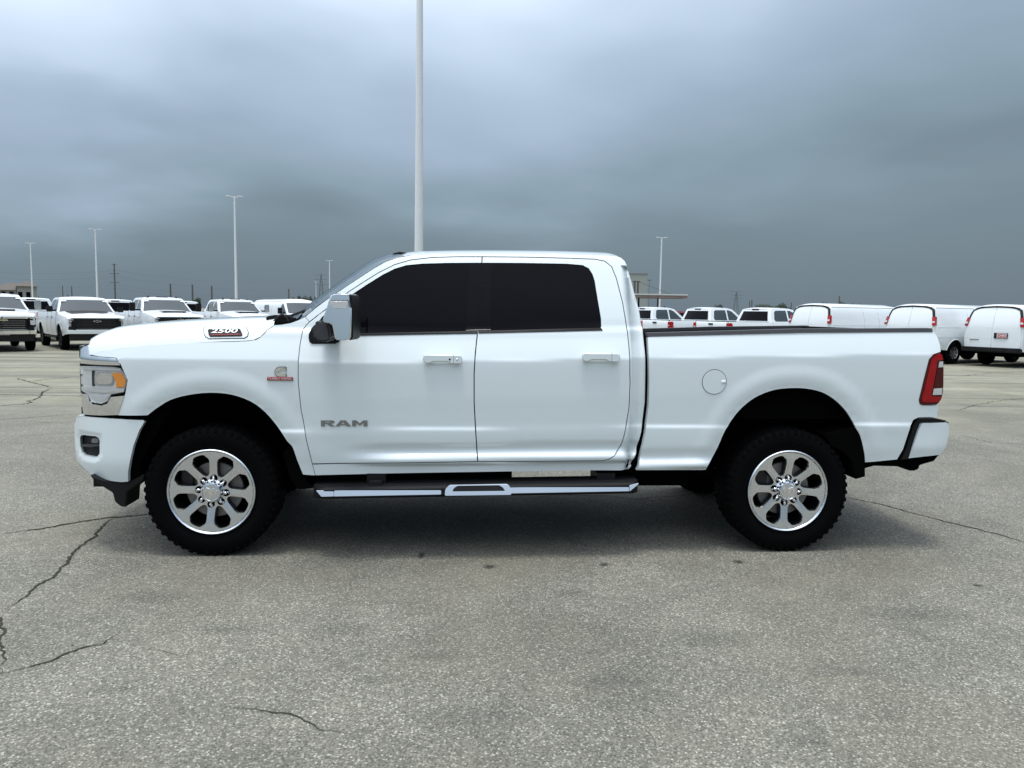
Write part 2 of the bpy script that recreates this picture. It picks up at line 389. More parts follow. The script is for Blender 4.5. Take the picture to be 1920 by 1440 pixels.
CRACK = mat('crack_fill', (.040, .042, .030), .95, var=.6, vscale=40, spec=.1)
def crack(px, width, jit=.012, name='pavement_crack', raw=None):
    pts = raw or [tuple(ground(u, v).xy) for u, v in px]; P = resample(pts, .013)
    if width > .005 and raw is None and name == 'pavement_crack':
        for q_ in range(1, len(P)-30, 55):
            if rnd.random() < .6:
                a_ = rnd.uniform(0, 6.28); l_ = rnd.uniform(.08, .28)*(1+width*20); p_ = P[q_]
                crack(None, width*.28, .006, 'pavement_crack', raw=[(p_.x, p_.y), (p_.x+l_*.5*math.cos(a_), p_.y+l_*.5*math.sin(a_)), (p_.x+l_*math.cos(a_+.4), p_.y+l_*math.sin(a_+.4))])
    bm = bmesh.new(); prev = None; n = len(P); ph = rnd.uniform(0, 99)
    for i, p in enumerate(P):
        t_ = (P[min(i+1, n-1)]-P[max(i-1, 0)]); t_.normalize(); nn_ = Vector((-t_.y, t_.x))
        s = (p[0]+p[1])*3
        off = (noise.noise(Vector((i*.06, ph, 0)))*2.6+noise.noise(Vector((i*.22, ph, 5)))*1.6+noise.noise(Vector((i*.7, ph, 7)))*.7)*jit
        e_ = min(1, i/25, (n-1-i)/25); w2_ = width*(.2+.95*abs(noise.noise(Vector((i*.23, ph, 19))))+.6*rnd.random())*max(.15, e_)
        wd = width*(.25+.75*abs(noise.noise(Vector((i*.17, ph, 9))))+.5*rnd.random())*max(.15, e_)
        a = bm.verts.new((*(p+nn_*(off+wd)), .004)); b = bm.verts.new((*(p+nn_*(off-w2_)), .004))
        if prev: bm.faces.new((prev[0], a, b, prev[1]))
        prev = (a, b)
    return tag(fin(name, bm, CRACK, None), kind='structure')
crack([(-20, 1006), (0, 1003), (60, 995), (130, 982), (200, 972), (268, 965), (330, 958)], .016)
crack([(0, 1148), (25, 1135), (55, 1112), (75, 1095), (100, 1080), (125, 1058), (135, 1040), (150, 1025), (180, 1008), (190, 990), (205, 975), (208, 968)], .013, .012)
crack([(-40, 1140), (4, 1160), (8, 1180), (0, 1200), (4, 1235), (0, 1262)], .010)
crack([(-40, 1268), (0, 1262), (50, 1253), (100, 1240), (150, 1220), (195, 1207), (215, 1192), (235, 1180)], .011, .008)
crack([(250, 1213), (300, 1220), (365, 1235)], .004, .004)
crack([(400, 1322), (450, 1328), (500, 1335), (545, 1340), (570, 1352), (600, 1367), (640, 1372), (680, 1378)], .0055, .006)
crack([(450, 1328), (480, 1318), (505, 1308)], .0018, .004)
crack([(1560, 925), (1588, 933), (1650, 945), (1720, 965), (1800, 985), (1870, 1003), (1960, 1027)], .010, .008)
crack([(1690, 955), (1720, 957), (1760, 962)], .003)
crack([(980, 935), (1060, 929), (1130, 930), (1200, 937), (1270, 930), (1320, 925)], .007)
crack([(-30, 762), (0, 761), (52, 757), (60, 750), (75, 745), (80, 735), (95, 729)], .02, .03)
crack([(32, 709), (50, 715), (80, 722), (95, 727)], .022, .03)
crack([(50, 717), (90, 711), (150, 706)], .012, .02)
crack([(-30, 789), (60, 783), (145, 776)], .012, .02)
crack([(30, 790), (100, 792), (128, 795)], .006, .02)
crack([(1790, 770), (1850, 755), (1960, 742)], .010, .02)
crack([(1795, 815), (1860, 830), (1960, 836)], .007, .02)
crack([(1800, 705), (1860, 700), (1950, 704)], .02, .03)
# slab joints far away
for v_ in (681, 668, 731, 745):
    crack([(-60, v_-6), (60, v_-4), (200, v_-1)], .018, .01, 'slab_joint'); crack([(1790, v_+16), (1960, v_+19)], .016, .01, 'slab_joint')
def stain_mat(name, col, dens):
    m = bpy.data.materials.new(name); m.use_nodes = True; t_ = m.node_tree; t_.nodes.clear()
    o = t_.nodes.new('ShaderNodeOutputMaterial'); d = t_.nodes.new('ShaderNodeBsdfDiffuse'); d.inputs[0].default_value = (*col, 1); tr = t_.nodes.new('ShaderNodeBsdfTransparent')
    c_ = t_.nodes.new('ShaderNodeTexCoord'); l_ = t_.nodes.new('ShaderNodeVectorMath'); l_.operation = 'LENGTH'; t_.links.new(c_.outputs['Object'], l_.inputs[0])
    n_ = t_.nodes.new('ShaderNodeTexNoise'); n_.inputs['Scale'].default_value = 2.5; n_.inputs['Detail'].default_value = 6; t_.links.new(c_.outputs['Object'], n_.inputs['Vector'])
    a = t_.nodes.new('ShaderNodeMath'); a.operation = 'ADD'; t_.links.new(l_.outputs['Value'], a.inputs[0]); t_.links.new(n_.outputs[0], a.inputs[1])
    r_ = t_.nodes.new('ShaderNodeMapRange'); r_.inputs[1].default_value = .75; r_.inputs[2].default_value = 1.4; r_.inputs[3].default_value = dens; r_.inputs[4].default_value = 0; t_.links.new(a.outputs[0], r_.inputs[0])
    x = t_.nodes.new('ShaderNodeMixShader'); t_.links.new(r_.outputs[0], x.inputs[0]); t_.links.new(tr.outputs[0], x.inputs[1]); t_.links.new(d.outputs[0], x.inputs[2]); t_.links.new(x.outputs[0], o.inputs[0]); return m
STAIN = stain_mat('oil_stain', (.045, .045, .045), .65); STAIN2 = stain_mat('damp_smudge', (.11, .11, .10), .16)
smesh = {}
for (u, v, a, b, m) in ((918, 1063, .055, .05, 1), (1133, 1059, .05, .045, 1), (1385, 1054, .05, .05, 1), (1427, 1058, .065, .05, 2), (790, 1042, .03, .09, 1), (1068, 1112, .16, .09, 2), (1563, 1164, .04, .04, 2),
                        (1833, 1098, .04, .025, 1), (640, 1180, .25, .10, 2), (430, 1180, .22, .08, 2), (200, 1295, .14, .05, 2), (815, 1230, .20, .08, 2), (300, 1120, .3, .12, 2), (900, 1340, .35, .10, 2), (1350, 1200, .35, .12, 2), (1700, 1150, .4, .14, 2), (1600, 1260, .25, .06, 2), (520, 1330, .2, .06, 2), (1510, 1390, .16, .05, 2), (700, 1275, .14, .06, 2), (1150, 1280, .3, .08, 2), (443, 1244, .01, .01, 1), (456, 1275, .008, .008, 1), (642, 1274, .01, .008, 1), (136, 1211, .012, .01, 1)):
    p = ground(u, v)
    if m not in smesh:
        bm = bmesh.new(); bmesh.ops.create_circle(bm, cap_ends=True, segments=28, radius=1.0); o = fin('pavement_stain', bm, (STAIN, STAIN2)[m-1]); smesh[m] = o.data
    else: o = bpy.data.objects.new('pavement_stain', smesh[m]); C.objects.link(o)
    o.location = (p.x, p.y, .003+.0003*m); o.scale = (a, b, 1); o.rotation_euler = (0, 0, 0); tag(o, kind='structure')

# ================================================================== the white pickup
W = 2.02
truck = empty('pickup_truck', (1.9, 1.01, 0), label='big white four-door pickup truck parked side-on, chrome mirror, running board and polished eight-spoke wheels', cat='pickup truck')
truck_inv = Matrix.Translation(Vector((-1.9, -1.01, 0)))
def adopt(objs):
    for o in objs:
        if o.parent == truck: o.matrix_parent_inverse = truck_inv
UPR = [(.92, .013), (1.05, .006), (1.22, .0035), (1.262, .0045), (1.275, .0085), (1.33, .0275), (1.40, .053), (1.452, .071), (1.466, .084), (1.52, .100), (1.62, .132), (1.78, .190), (1.92, .248), (1.98, .282)]
PROF_A = hermite([(.40, .062), (.52, .046), (.590, .040), (.610, .010), (.636, .004), (.686, .041), (.696, .042), (.744, .018), (.829, .012), (.841, .0165)]+UPR)
PROF_B = hermite([(.40, .062), (.52, .046), (.590, .038), (.66, .028), (.74, .020), (.829, .012), (.841, .0165)]+UPR)
PROF_C = hermite([(.40, .062), (.50, .040), (.540, .034), (.556, .006), (.574, .003), (.622, .034), (.632, .035), (.70, .018), (.829, .012), (.841, .0165)]+UPR)
GAPL = sorted((at_y(u+2.5, v, .03).z, at_y(u+2.5, v, .03).x) for u, v in ((1184, 873.7), (1193.7, 847.5), (1203, 810), (1209.5, 753.7), (1210.6, 698.7)))
def gap_x(z_):
    if z_ <= GAPL[0][0]: return GAPL[0][1]-.02
    for (z0_, x0_), (z1_, x1_) in zip(GAPL, GAPL[1:]):
        if z_ <= z1_: return x0_+(x1_-x0_)*(z_-z0_)/(z1_-z0_)
    return GAPL[-1][1]
def S0(x, z_):
    # the body lines climb gently towards the tail
    rk = .014+.012*sstep(.85, 1.25, z_) if x > 1.16 else .020-.020*sstep(.85, 1.25, z_)
    zl = z_-rk*(x-1.16)
    a = sstep(.75, 1.25, x)*(1-sstep(3.15, 3.38, x)); c_ = 1.0 if x > gap_x(z_) else 0.0; y = (PROF_A(zl)*(1-c_)+PROF_C(zl)*c_)*a+PROF_B(zl)*(1-a)
    if x < -.42: t_ = (-.42-x)/.46; y += .20*t_**2.2
    if x > 4.72: t_ = (x-4.72)/.30; y += .05*t_*t_
    return y
ARCH_F_PX = [(276.7, 779), (295, 765), (320, 750), (353, 741), (393, 736.7), (433, 740), (470, 753), (497, 773), (520, 800), (538, 827), (548, 838), (557, 863), (568, 890)]
ARCH_R_PX = [(1622, 867), (1620, 847), (1613, 817), (1605, 803), (1596.7, 786.7), (1583, 766.7), (1563, 748), (1540, 735), (1513, 729), (1486.7, 727.7), (1453, 731), (1423, 741.7), (1400, 756.7), (1380, 776.7), (1360, 806.7), (1346.7, 836.7), (1333, 863), (1323, 881)]
ARCH_F_PX = [tuple(p) for p in smooth_line(ARCH_F_PX, 3)]; ARCH_R_PX = [tuple(p) for p in smooth_line(ARCH_R_PX, 3)]
AF0 = trace(ARCH_F_PX, S0); AR0 = trace(ARCH_R_PX, S0)
AF, AR = AF0, AR0
def S(x, z_):
    y = S0(x, z_)
    if z_ < 1.35:
        for A, x0, x1 in ((AF, -.75, .85), (AR, 2.9, 4.65)):
            if x0 < x < x1:
                d = dist_line(x, z_, A)
                b = sstep(0, .078, d)*(1-sstep(.082, .17, d)); k = sstep(.55, .75, z_)
                y -= .007*b*k - .004*(1-sstep(0, .03, d))
    return y
AF = [tuple(p) for p in trace(ARCH_F_PX, S)]; AR = [tuple(p) for p in trace(ARCH_R_PX, S)]
DG = [(580, 603.5), (573.8, 609.7), (568, 618), (562.5, 644), (559, 676), (558.8, 716), (564.4, 770), (567.5, 784), (575, 829), (585.5, 870)]     # fender / door gap
BG = [(904, 481.3), (901, 552.5), (895.6, 620), (891, 665), (889, 699), (889, 754), (892, 810), (895.8, 865.6)]                              # door / door gap
TOPF = [(580, 603.5), (600, 588), (625, 569), (653.7, 546.9), (682, 528.5), (710, 511), (740, 496), (770, 487.3), (811, 482.6), (856, 481.3), (904, 481.3)]
TOPR = [(904, 481.3), (987.5, 482), (1062.5, 484), (1115, 485.8), (1134, 489.5), (1147, 500), (1156, 522.5), (1167.5, 567.5), (1175, 612.5), (1179.5, 650), (1181, 698.7), (1181.7, 716), (1179.5, 765), (1173, 806), (1163.7, 836), (1152.5, 855), (1141, 861.7), (1130, 864)]
WF = [(590, 628), (592, 610), (604, 594), (625, 577), (659, 552.5), (687.5, 533.7), (717.5, 515), (740, 503.7), (762.5, 497), (792.5, 494.2), (837.5, 492.9), (902.6, 492.5), (900, 552), (895.4, 623)]
WR = [(905.4, 492.5), (985, 493), (1062.5, 494.4), (1092.5, 497), (1104, 503), (1111, 514), (1115, 526), (1120.6, 560), (1127, 597.5), (1127.5, 612), (1125.5, 617), (896.6, 622.4), (902.4, 552)]
REARC = [(1171, 488.5), (1178.7, 507.5), (1190, 548.7), (1199, 582.5), (1205, 616), (1208.7, 650), (1210.6, 698.7), (1209.5, 753.7), (1203, 810), (1193.7, 847.5), (1184, 873.7), (1178.7, 881)]
RC = trace(REARC, S)
def SC(x, z_):
    y = S(x, z_)
    if x > 2.7:
        d = dist_line(x, z_, RC); 
        if d < .12: y += .045*(1-d/.12)**2
    return y
def cut_window(door_px, win_px, name, wl):
    "door skin with its window opening: the skin is cut along the sill so that the opening is a notch closed by the frame"
    pass
# --- doors: lower skin plus window frame
def tr(px, Y=S): return trace(px, Y)
fd_low = tr(DG[1:][::-1]+[]) # bottom to top along the front edge
def door(name, outline_px, win_px, handle_px, inner_px):
    P = tr(outline_px); P = offset_poly(P, .0035); Wn = tr(win_px); 
    # bridge the opening to the outline so that it stays one simple polygon
    A = sum(P[i][0]*P[(i+1) % len(P)][1]-P[(i+1) % len(P)][0]*P[i][1] for i in range(len(P)))
    B = sum(Wn[i][0]*Wn[(i+1) % len(Wn)][1]-Wn[(i+1) % len(Wn)][0]*Wn[i][1] for i in range(len(Wn)))
    if A*B > 0: Wn = Wn[::-1]
    best = min(((P[i][0]-Wn[j][0])**2+(P[i][1]-Wn[j][1])**2, i, j) for i in range(len(P)) for j in range(len(Wn)))
    _, i, j = best
    full = [tuple(p) for p in P[:i+1]]+[tuple(p) for p in Wn[j:]+Wn[:j+1]]+[tuple(p) for p in P[i:]]
    # open the bridge by a hair
    k = i+1+len(Wn)
    full[k] = (full[k][0]+1e-4, full[k][1]+1e-4); full[k+1] = (full[k+1][0]+1e-4, full[k+1][1]+1e-4)
    ds = []
    for mir in (None, W):
        bm = bmesh.new(); skin(bm, full, S, mirror=mir, sx=.06, sz=.0215); d = fin_skin(name, bm, WHITE, truck); ds.append(d)
        bm = bmesh.new(); skin(bm, offset_poly(Wn, -.004), lambda x, z_: S(x, z_)+.006, mirror=mir, flange=0, sz=.05); fin_skin('window', bm, TINT, d)
    return ds, P, Wn
fdoor, FDP, FWN = door('front_door', TOPF+BG[1:]+[(740, 868.2)]+DG[::-1][:-1], WF, None, None)
rdoor, RDP, RWN = door('rear_door', TOPR+[(1010, 865)]+BG[::-1][:-1], WR, None, None)
def both_sides(name, make, parents):
    for k, par in enumerate(parents):
        o = make(par)
        if k: mirror_mesh(o)
def mirror_mesh(o):
    for v_ in o.data.vertices: v_.co.y = W-v_.co.y
    o.data.flip_normals()
# belt mouldings
def line_strip(name, px0, px1, Y, m, parent, out_=.004, **k):
    P = tr(px0+px1[::-1]); r_ = []
    for i, (mir, par) in enumerate(((None, parent[0]), (W, parent[1]))):
        bm = bmesh.new(); skin(bm, P, Y, mirror=mir, out_=out_, flange=.012, **k); r_.append(fin_skin(name, bm, m, par))
    return r_
line_strip('belt_moulding', [(632, 625.5), (895, 620.5)], [(632, 630), (895, 625.5)], S, BLACK, fdoor)
line_strip('belt_moulding', [(896.5, 620.3), (1127, 614.6)], [(897.4, 625), (1130, 619.6)], S, BLACK, rdoor)
# glossy pillar cover between the windows sits on the front and rear door
line_strip('pillar_cover', [(880, 493.2), (903.9, 493.2), (902.4, 535), (900.8, 555), (898.2, 588), (895.5, 620)], [(880, 493.4), (879.5, 510), (877.5, 552), (873, 620)], S, GLOSSB, fdoor, out_=.002)
line_strip('pillar_cover', [(904.4, 493.2), (922, 493.4)], [(904.3, 494), (902.8, 535), (901.2, 555), (898.6, 588), (896.0, 620), (920, 619.5)], S, GLOSSB, rdoor, out_=.002)
# --- fender
SEAM = [(513, 609.5), (505, 615), (495, 626), (487, 633), (480, 637), (465, 639.2), (440, 640.3), (400, 641), (350, 643), (300, 646), (250, 650), (205, 656), (180, 661), (166.5, 664.5)]
COWL = [(572, 594), (560, 600), (545, 605.5), (528, 608.5), (513, 609.5)]
FEN_FRONT = [(166.5, 664.5), (185, 668.2), (218, 671.2), (226, 683), (239, 713), (235, 737), (226.7, 761.7), (221, 779)]
def SF(x, z_): return S(x, z_)
panel('front_fender', tr([(580, 603.5)]+COWL+SEAM[1:-1]+FEN_FRONT+ARCH_F_PX+[(591, 891.7)]+DG[::-1][:-1]), S, WHITE, truck, both=W, inset=.0015, sx=.05, sz=.02)
# --- cab shell: rocker, rear pillar, roof rail, front pillar
PIL = [(572, 594), (594, 575.4), (616.4, 558.9), (642.6, 541.4), (674.7, 520), (700, 503.5), (722, 491), (745, 483), (775, 477.6)]
RAIL = [(775, 477.6), (811, 476), (870, 475.2), (950, 475), (1050, 476), (1110, 477.5), (1140, 478.6), (1156, 479.8), (1165, 483), (1171, 488.5)]
cab_out = [(591, 891.7), (740, 888), (912, 885.2), (1100, 882.3), (1178.7, 881)]+REARC[::-1][1:-1]+RAIL[::-1]+PIL[::-1][1:]+[(580, 603.5)]
cab_in = TOPF[1:]+TOPR[1:]+[(1010, 865), (895.6, 865.8), (740, 868.2), (585.5, 870.5)]
cabs = panel('cab', tr(cab_out+cab_in, SC), SC, WHITE, truck, both=W, inset=.0025, sx=.05, sz=.02)
# --- roof
rail_pts = tr(RAIL, SC); pil_top = tr([(752, 481), (762, 479.3)], SC)
RO = [(p[0], SC(*p)-.001, p[1]-.002) for p in trace([(745, 483.0), (752, 481), (762, 479.3)]+RAIL, SC)]
RO = [tuple(p) for p in smooth_line(RO, 2)]
bul = []
for i, p in enumerate(RO):
    k = i/(len(RO)-1); bul.append((-.13*(1-sstep(0, .35, k))+.01*sstep(.85, 1, k), .012+.052*sstep(0, .25, k)*(1-.9*sstep(.88, 1, k))))
roof = strip('roof', RO, W, bul, WHITE, truck, p=2.3)
# --- back wall of the cab with its glass
BK = trace(REARC[:6]+[(1208, 640)], SC); BKE = [(p[0]-.004, SC(*p), p[1]) for p in BK]
strip('cab_back', BKE, W, (.004, 0), WHITE, truck, p=3)
bm = bmesh.new(); zb = [BK[1], BK[3]]
v4 = [bm.verts.new(q) for q in ((BK[1][0]+.022, .42, BK[1][1]-.01), (BK[1][0]+.022, W-.42, BK[1][1]-.01), (BK[4][0]+.016, W-.34, BK[4][1]), (BK[4][0]+.016, .34, BK[4][1]))]; bm.faces.new(v4)
fin('rear_window', bm, TINT, truck)
# --- windshield
WS = trace([(545, 606), (560, 600), (572, 593.5)]+PIL[1:-1]+[(760, 480)], SC)
WE = [(p[0]-.004, SC(*p)+.004, p[1]) for p in WS]; WE = [tuple(p) for p in smooth_line(WE, 2)]
ws = strip('windshield', WE, W, [(-.13, .055) for _ in WE], SHIELD, truck, p=2.2)
# inspection sticker on the glass near the front corner
stp = [at_y(*q, .19) for q in ((567, 590), (583, 577.5), (586, 582), (571, 594))]
bm = bmesh.new(); bm.faces.new([bm.verts.new((p.x, p.y-.004, p.z)) for p in stp]); sticker = fin('windshield_sticker', bm, BADGEW, truck)
for k in range(5):
    a = stp[0].lerp(stp[1], .3+.1*k); b = stp[3].lerp(stp[2], .3+.1*k); bm = bmesh.new(); a2, b2_ = a.lerp(b, .3), a.lerp(b, .7); d_ = (stp[1]-stp[0])*.03
    bm.faces.new([bm.verts.new(p+Vector((0, -.006, 0))) for p in (a2, a2+d_, b2_+d_, b2_)]); fin('printed_mark', bm, GREYP, sticker)
# --- hood
def hood_sec(xs, ys, zs, zc):
    o = []
    for fy, fz in ((0, 0), (.012, .16), (.03, .36), (.055, .54), (.09, .68), (.14, .79), (.22, .875), (.34, .93), (.5, .965), (.75, .99), (1, 1)):
        o.append((ys+(W/2-ys)*fy, zs+(zc-zs)*fz))
    return o
SM = trace(SEAM, S); SM = [tuple(p) for p in smooth_line(SM, 2)]
SMx = hermite(sorted((p[0], p[1]) for p in SM if True)[::1]) if False else None
SMs = sorted(SM)
def seam_z(x):
    if x <= SMs[0][0]: return SMs[0][1]
    for a, b in zip(SMs, SMs[1:]):
        if x <= b[0]: return a[1]+(b[1]-a[1])*(x-a[0])/(b[0]-a[0]+1e-9)
    return SMs[-1][1]
# silhouette of the hood's crown seen at about y = .55
crown = [at_y(u, v, max(.16, min(.5, .16+(u-160)*.0021))) for u, v in ((161, 659), (165, 649.5), (172, 641), (187, 631), (215, 620), (250, 611.5), (330, 603.5), (400, 598.6), (450, 596), (498, 594.3), (540, 593))]
CR = sorted((p.x, p.z+.012) for p in crown)
crown_z = hermite(CR)
xh0, xh1 = SMs[0][0], SMs[-1][0]
cols = []
NX = 40
bm = bmesh.new(); rows = []
for i in range(NX+1):
    k = i/NX; k = k**1.35; xs = xh0+.002+(xh1-xh0)*k; zs = seam_z(xs); ys = S(xs, zs)
    zc = max(zs+.004, crown_z(xs+.004)); row = []
    sec = hood_sec(xs, ys, zs-.0015+.004*sstep(.55, .8, k), zc)
    for j, (y, z_) in enumerate(sec):
        fx = -.16*(1-k)**3*(1-(1-(y-ys)/(W/2-ys))**2.4)+(.0)*k
        row.append((xs+fx-(.03*sstep(.9, 1, k)*min(1, (y-ys)/.3)), y, z_))
    full = row+[(a, W-b, c_) for a, b, c_ in row[::-1][1:]]
    rows.append([bm.verts.new(p) for p in full])
for a, b in zip(rows, rows[1:]):
    for j in range(len(a)-1): bm.faces.new((a[j], b[j], b[j+1], a[j+1]))
# front lip
lip = [bm.verts.new(v_.co+Vector((.002, 0, -.05))) for v_ in rows[0]]
for j in range(len(lip)-1): bm.faces.new((rows[0][j], rows[0][j+1], lip[j+1], lip[j]))
hood = fin('hood', bm, WHITE, truck, smooth=True, angle=50)
# cowl: dark trough under the wipers
cp = [ground(0, 0)]
ck = tr([(499, 601), (545, 606.5)]); cx0, cx1 = ck[0][0], ck[1][0]
bm = bmesh.new(); box(bm, (cx0-.02, .15, 1.36), (cx1+.5, W-.15, 1.455)); fin('cowl_panel', bm, BLACK, truck)
# scooped corner of the hood filled by the dark cowl end
cpx = [(498, 596), (503, 592.5), (515, 590.5), (540, 591.5), (556, 597), (545, 604), (528, 607), (512, 606.5), (501, 603)]
cq = [at_y(u, v, .16) for u, v in cpx]; prism('cowl_corner', [(p.x, p.z) for p in cq], .155, .19, BLACK, truck, bevel=.004)
bm = bmesh.new(); wp = [at_y(*q, .13) for q in ((513, 603), (519, 597), (524, 592), (530, 590), (534, 593), (538, 598), (541, 603))]; tube(bm, wp, .008, 6); tube(bm, [at_y(520, 604, .14), at_y(528, 594, .13), at_y(540, 592.5, .16)], .006, 6)
wa = at_y(535, 596, .14); tube(bm, [wa, wa+Vector((.16, .35, .09)), wa+Vector((.30, .75, .13))], .009, 6); fin('wiper', bm, BLACK, truck, smooth=True)
# --- bed side
TL = [(1764, 659.5), (1750, 664.5), (1741.7, 674), (1731.7, 713), (1722.7, 750), (1724.5, 758), (1729, 760.3), (1760, 760.3)]
BED = [(1214.5, 632.5), (1219, 630.7), (1350, 626.8), (1493, 623.2), (1620, 622), (1750, 621.7), (1757, 630), (1762.7, 646.7)]+TL+[(1757, 781.7), (1722, 782.7), (1713, 787), (1708, 797), (1703, 813), (1693, 843), (1682, 861.7)]+ARCH_R_PX+[(1193, 881.7), (1200, 856.7), (1210, 813), (1216, 763), (1217.5, 713), (1216, 663)]
bedp = tr(BED); bed = panel('bed_side', bedp, S, WHITE, truck, both=W, inset=.001, sx=.05, sz=.02, flange=.05)
# dark seam between cab and bed
def stripY(p0, p1): return lambda x, z_: p0
bm = bmesh.new(); sq = tr([(1204, 628), (1216, 628), (1217, 713), (1215, 763), (1209, 813), (1199, 857), (1188, 884), (1176, 884)]+[(1185, 872), (1195, 847), (1204, 810), (1210, 753), (1209, 700)])
for mir in (None, W): bm = bmesh.new(); skin(bm, sq, lambda x, z_: S(x, z_)+.06, mirror=mir, flange=0); fin_skin('cab_bed_seam', bm, UNDER, truck)
# inner walls behind all the panel gaps
bm = bmesh.new(); ib = tr([(300, 700), (560, 640), (600, 632), (1180, 625), (1180, 878), (600, 886), (540, 800), (470, 735), (393, 722), (320, 735)])
for mir in (None, W): bm = bmesh.new(); skin(bm, ib, lambda x, z_: S(x, z_)+.03, mirror=mir, flange=0); fin_skin('inner_body', bm, UNDER, truck)
bm = bmesh.new(); ib = tr([(575, 612), (600, 592), (655, 550), (712, 514), (772, 491), (812, 485), (1062, 487), (1130, 490), (1148, 510), (1172, 600), (1180, 640), (580, 650)])
for mir in (None, W): bm = bmesh.new(); skin(bm, ib, lambda x, z_: S(x, z_)+.03, mirror=mir, flange=0); fin_skin('inner_pillar', bm, UNDER, truck)
# bed rail caps, liner, tailgate
rc = tr([(1214, 630.2), (1493, 622.6), (1748, 621.2)]); rc2 = [(a, b) for a, b in rc]
for mir in (0, 1):
    bm = bmesh.new()
    for (xa, za), (xb, zb_) in zip(rc2, rc2[1:]):
        ys = S((xa+xb)/2, (za+zb_)/2)-.006; ya, yb = (ys, ys+.075) if not mir else (W-ys-.075, W-ys)
        if mir: za, zb_ = za-.030*(1-(xa-rc2[0][0])/2.0*.5), zb_-.030*(1-(xb-rc2[0][0])/2.0*.5)
        v8 = [bm.verts.new(q) for q in ((xa, ya, za-.004), (xa, yb, za-.004), (xa, yb, za+.022), (xa, ya+.008*(1-mir), za+.020), (xb, ya, zb_-.004), (xb, yb, zb_-.004), (xb, yb, zb_+.022), (xb, ya+.008*(1-mir), zb_+.020))]
        for f_ in ((0, 1, 2, 3), (7, 6, 5, 4), (0, 4, 5, 1), (1, 5, 6, 2), (2, 6, 7, 3), (3, 7, 4, 0)): bm.faces.new([v8[i] for i in f_])
    fin('bed_rail_cap', bm, GREYP, truck)
bx0, bx1 = rc2[0][0]+.02, rc2[-1][0]-.03; zt = rc2[0][1]
bm = bmesh.new(); box(bm, (bx0, .12, .90), (bx1, W-.12, .93)); box(bm, (bx0, .12, .93), (bx0+.03, W-.12, zt-.01)); box(bm, (bx0, .12, .93), (bx1, .15, zt-.01)); box(bm, (bx0, W-.15, .93), (bx1, W-.12, zt-.03)); fin('bed_liner', bm, UNDER, truck)
tg = tr([(1752, 622.5), (1764, 660), (1762, 700), (1758, 781)]); tE = [(p[0]-.012, S(*p)+.055, p[1]) for p in tg]
strip('tailgate', tE, W, (.035, 0), WHITE, truck, p=4)
bm = bmesh.new(); tz = tg[0]; box(bm, (tz[0]-.075, .13, tz[1]-.10), (tz[0]-.01, W-.13, tz[1]+.004)); fin('tailgate_cap', bm, BLACK, truck)
# fuel door
fc = tr([(1339.3, 716)])[0]; fr = .0835
circ = lambda r_, n=40: [(fc[0]+r_*math.cos(2*math.pi*k/n), fc[1]+r_*math.sin(2*math.pi*k/n)) for k in range(n)]
bm = bmesh.new(); skin(bm, circ(fr), S, out_=.0012, flange=0, sx=.04, sz=.04); ring = fin_skin('fuel_door_seam', bm, BLACK, bed[0])
bm = bmesh.new(); skin(bm, circ(fr-.0035), S, out_=.003, flange=.002, sx=.04, sz=.04); fdr = fin_skin('fuel_door', bm, WHITE, bed[0])
bm = bmesh.new(); bmesh.ops.create_uvsphere(bm, u_segments=16, v_segments=10, radius=1, matrix=Matrix.Translation((fc[0]+.062, S(*fc)-.003, fc[1]))@Matrix.Diagonal((.018, .006, .012, 1))); fin('finger_notch', bm, WHITE, bed[0], smooth=True)
# door handles
def handle(door_, px, key):
    (u0_, v0_), (u1_, v1_) = px; uc, vc_ = (u0_+u1_)/2, (v0_+v1_)/2
    c_ = tr([(uc, vc_), (u0_, vc_), (u1_, vc_), (uc, v0_), (uc, v1_)]); hw = (c_[2][0]-c_[1][0])/2; hh = (c_[3][1]-c_[4][1])/2; cx_, cz_ = c_[0]; y = S(cx_, cz_)
    P = [(-hw, -.2*hh), (-hw+.01, -.85*hh), (-hw*.7, -hh), (-hw*.45, -.55*hh), (hw*.25, -.55*hh), (hw*.45, -hh), (hw-.012, -hh), (hw, -.6*hh), (hw, .55*hh), (hw-.012, hh), (-hw+.012, hh), (-hw, .55*hh)]
    P = [(cx_+a, cz_+b) for a, b in P]
    cup = [(cx_+a*hw*.86, cz_+b*hh*1.15) for a, b in ((-.9, -.6), (-.6, -1), (.3, -1), (.6, -.6), (.6, .5), (-.9, .5))]
    for i, d in enumerate(door_):
        q = panel('handle_recess', cup, S, WHITE, d, inset=0, out_=.0008, flange=0)[0]
        o = prism('door_handle', P, y-.040, y-.014, WHITE, d, bevel=.007)
        mts = []
        for sg in (-1, 1): bm = bmesh.new(); box(bm, (cx_+sg*hw*.7-.012, y-.02, cz_-.008), (cx_+sg*hw*.7+.012, y+.004, cz_+.01)); mts.append(fin('handle_mount', bm, WHITE, d))
        bm = bmesh.new(); box(bm, (cx_+hw*.55, y-.0405, cz_-hh*.93), (cx_+hw*.55+.0018, y-.030, cz_+hh*.93)); sl = fin('handle_seam', bm, GREYP, d)
        L_ = [q, o, sl]+mts
        if key and i == 0:
            bm = bmesh.new(); bmesh.ops.create_uvsphere(bm, u_segments=12, v_segments=8, radius=.0065, matrix=Matrix.Translation((cx_+hw*.36, y-.039, cz_))); fin('key_lock', bm, BLACK, d, smooth=True)
            bm = bmesh.new(); bmesh.ops.create_uvsphere(bm, u_segments=12, v_segments=8, radius=.009, matrix=Matrix.Translation((cx_+hw*.74, y-.036, cz_))); fin('lock_cover', bm, ALU, d, smooth=True)
        if i:
            for o in L_: mirror_mesh(o)
handle(fdoor, ((793, 664), (867, 682)), True); handle(rdoor, ((1089, 661), (1161, 678.5)), False)
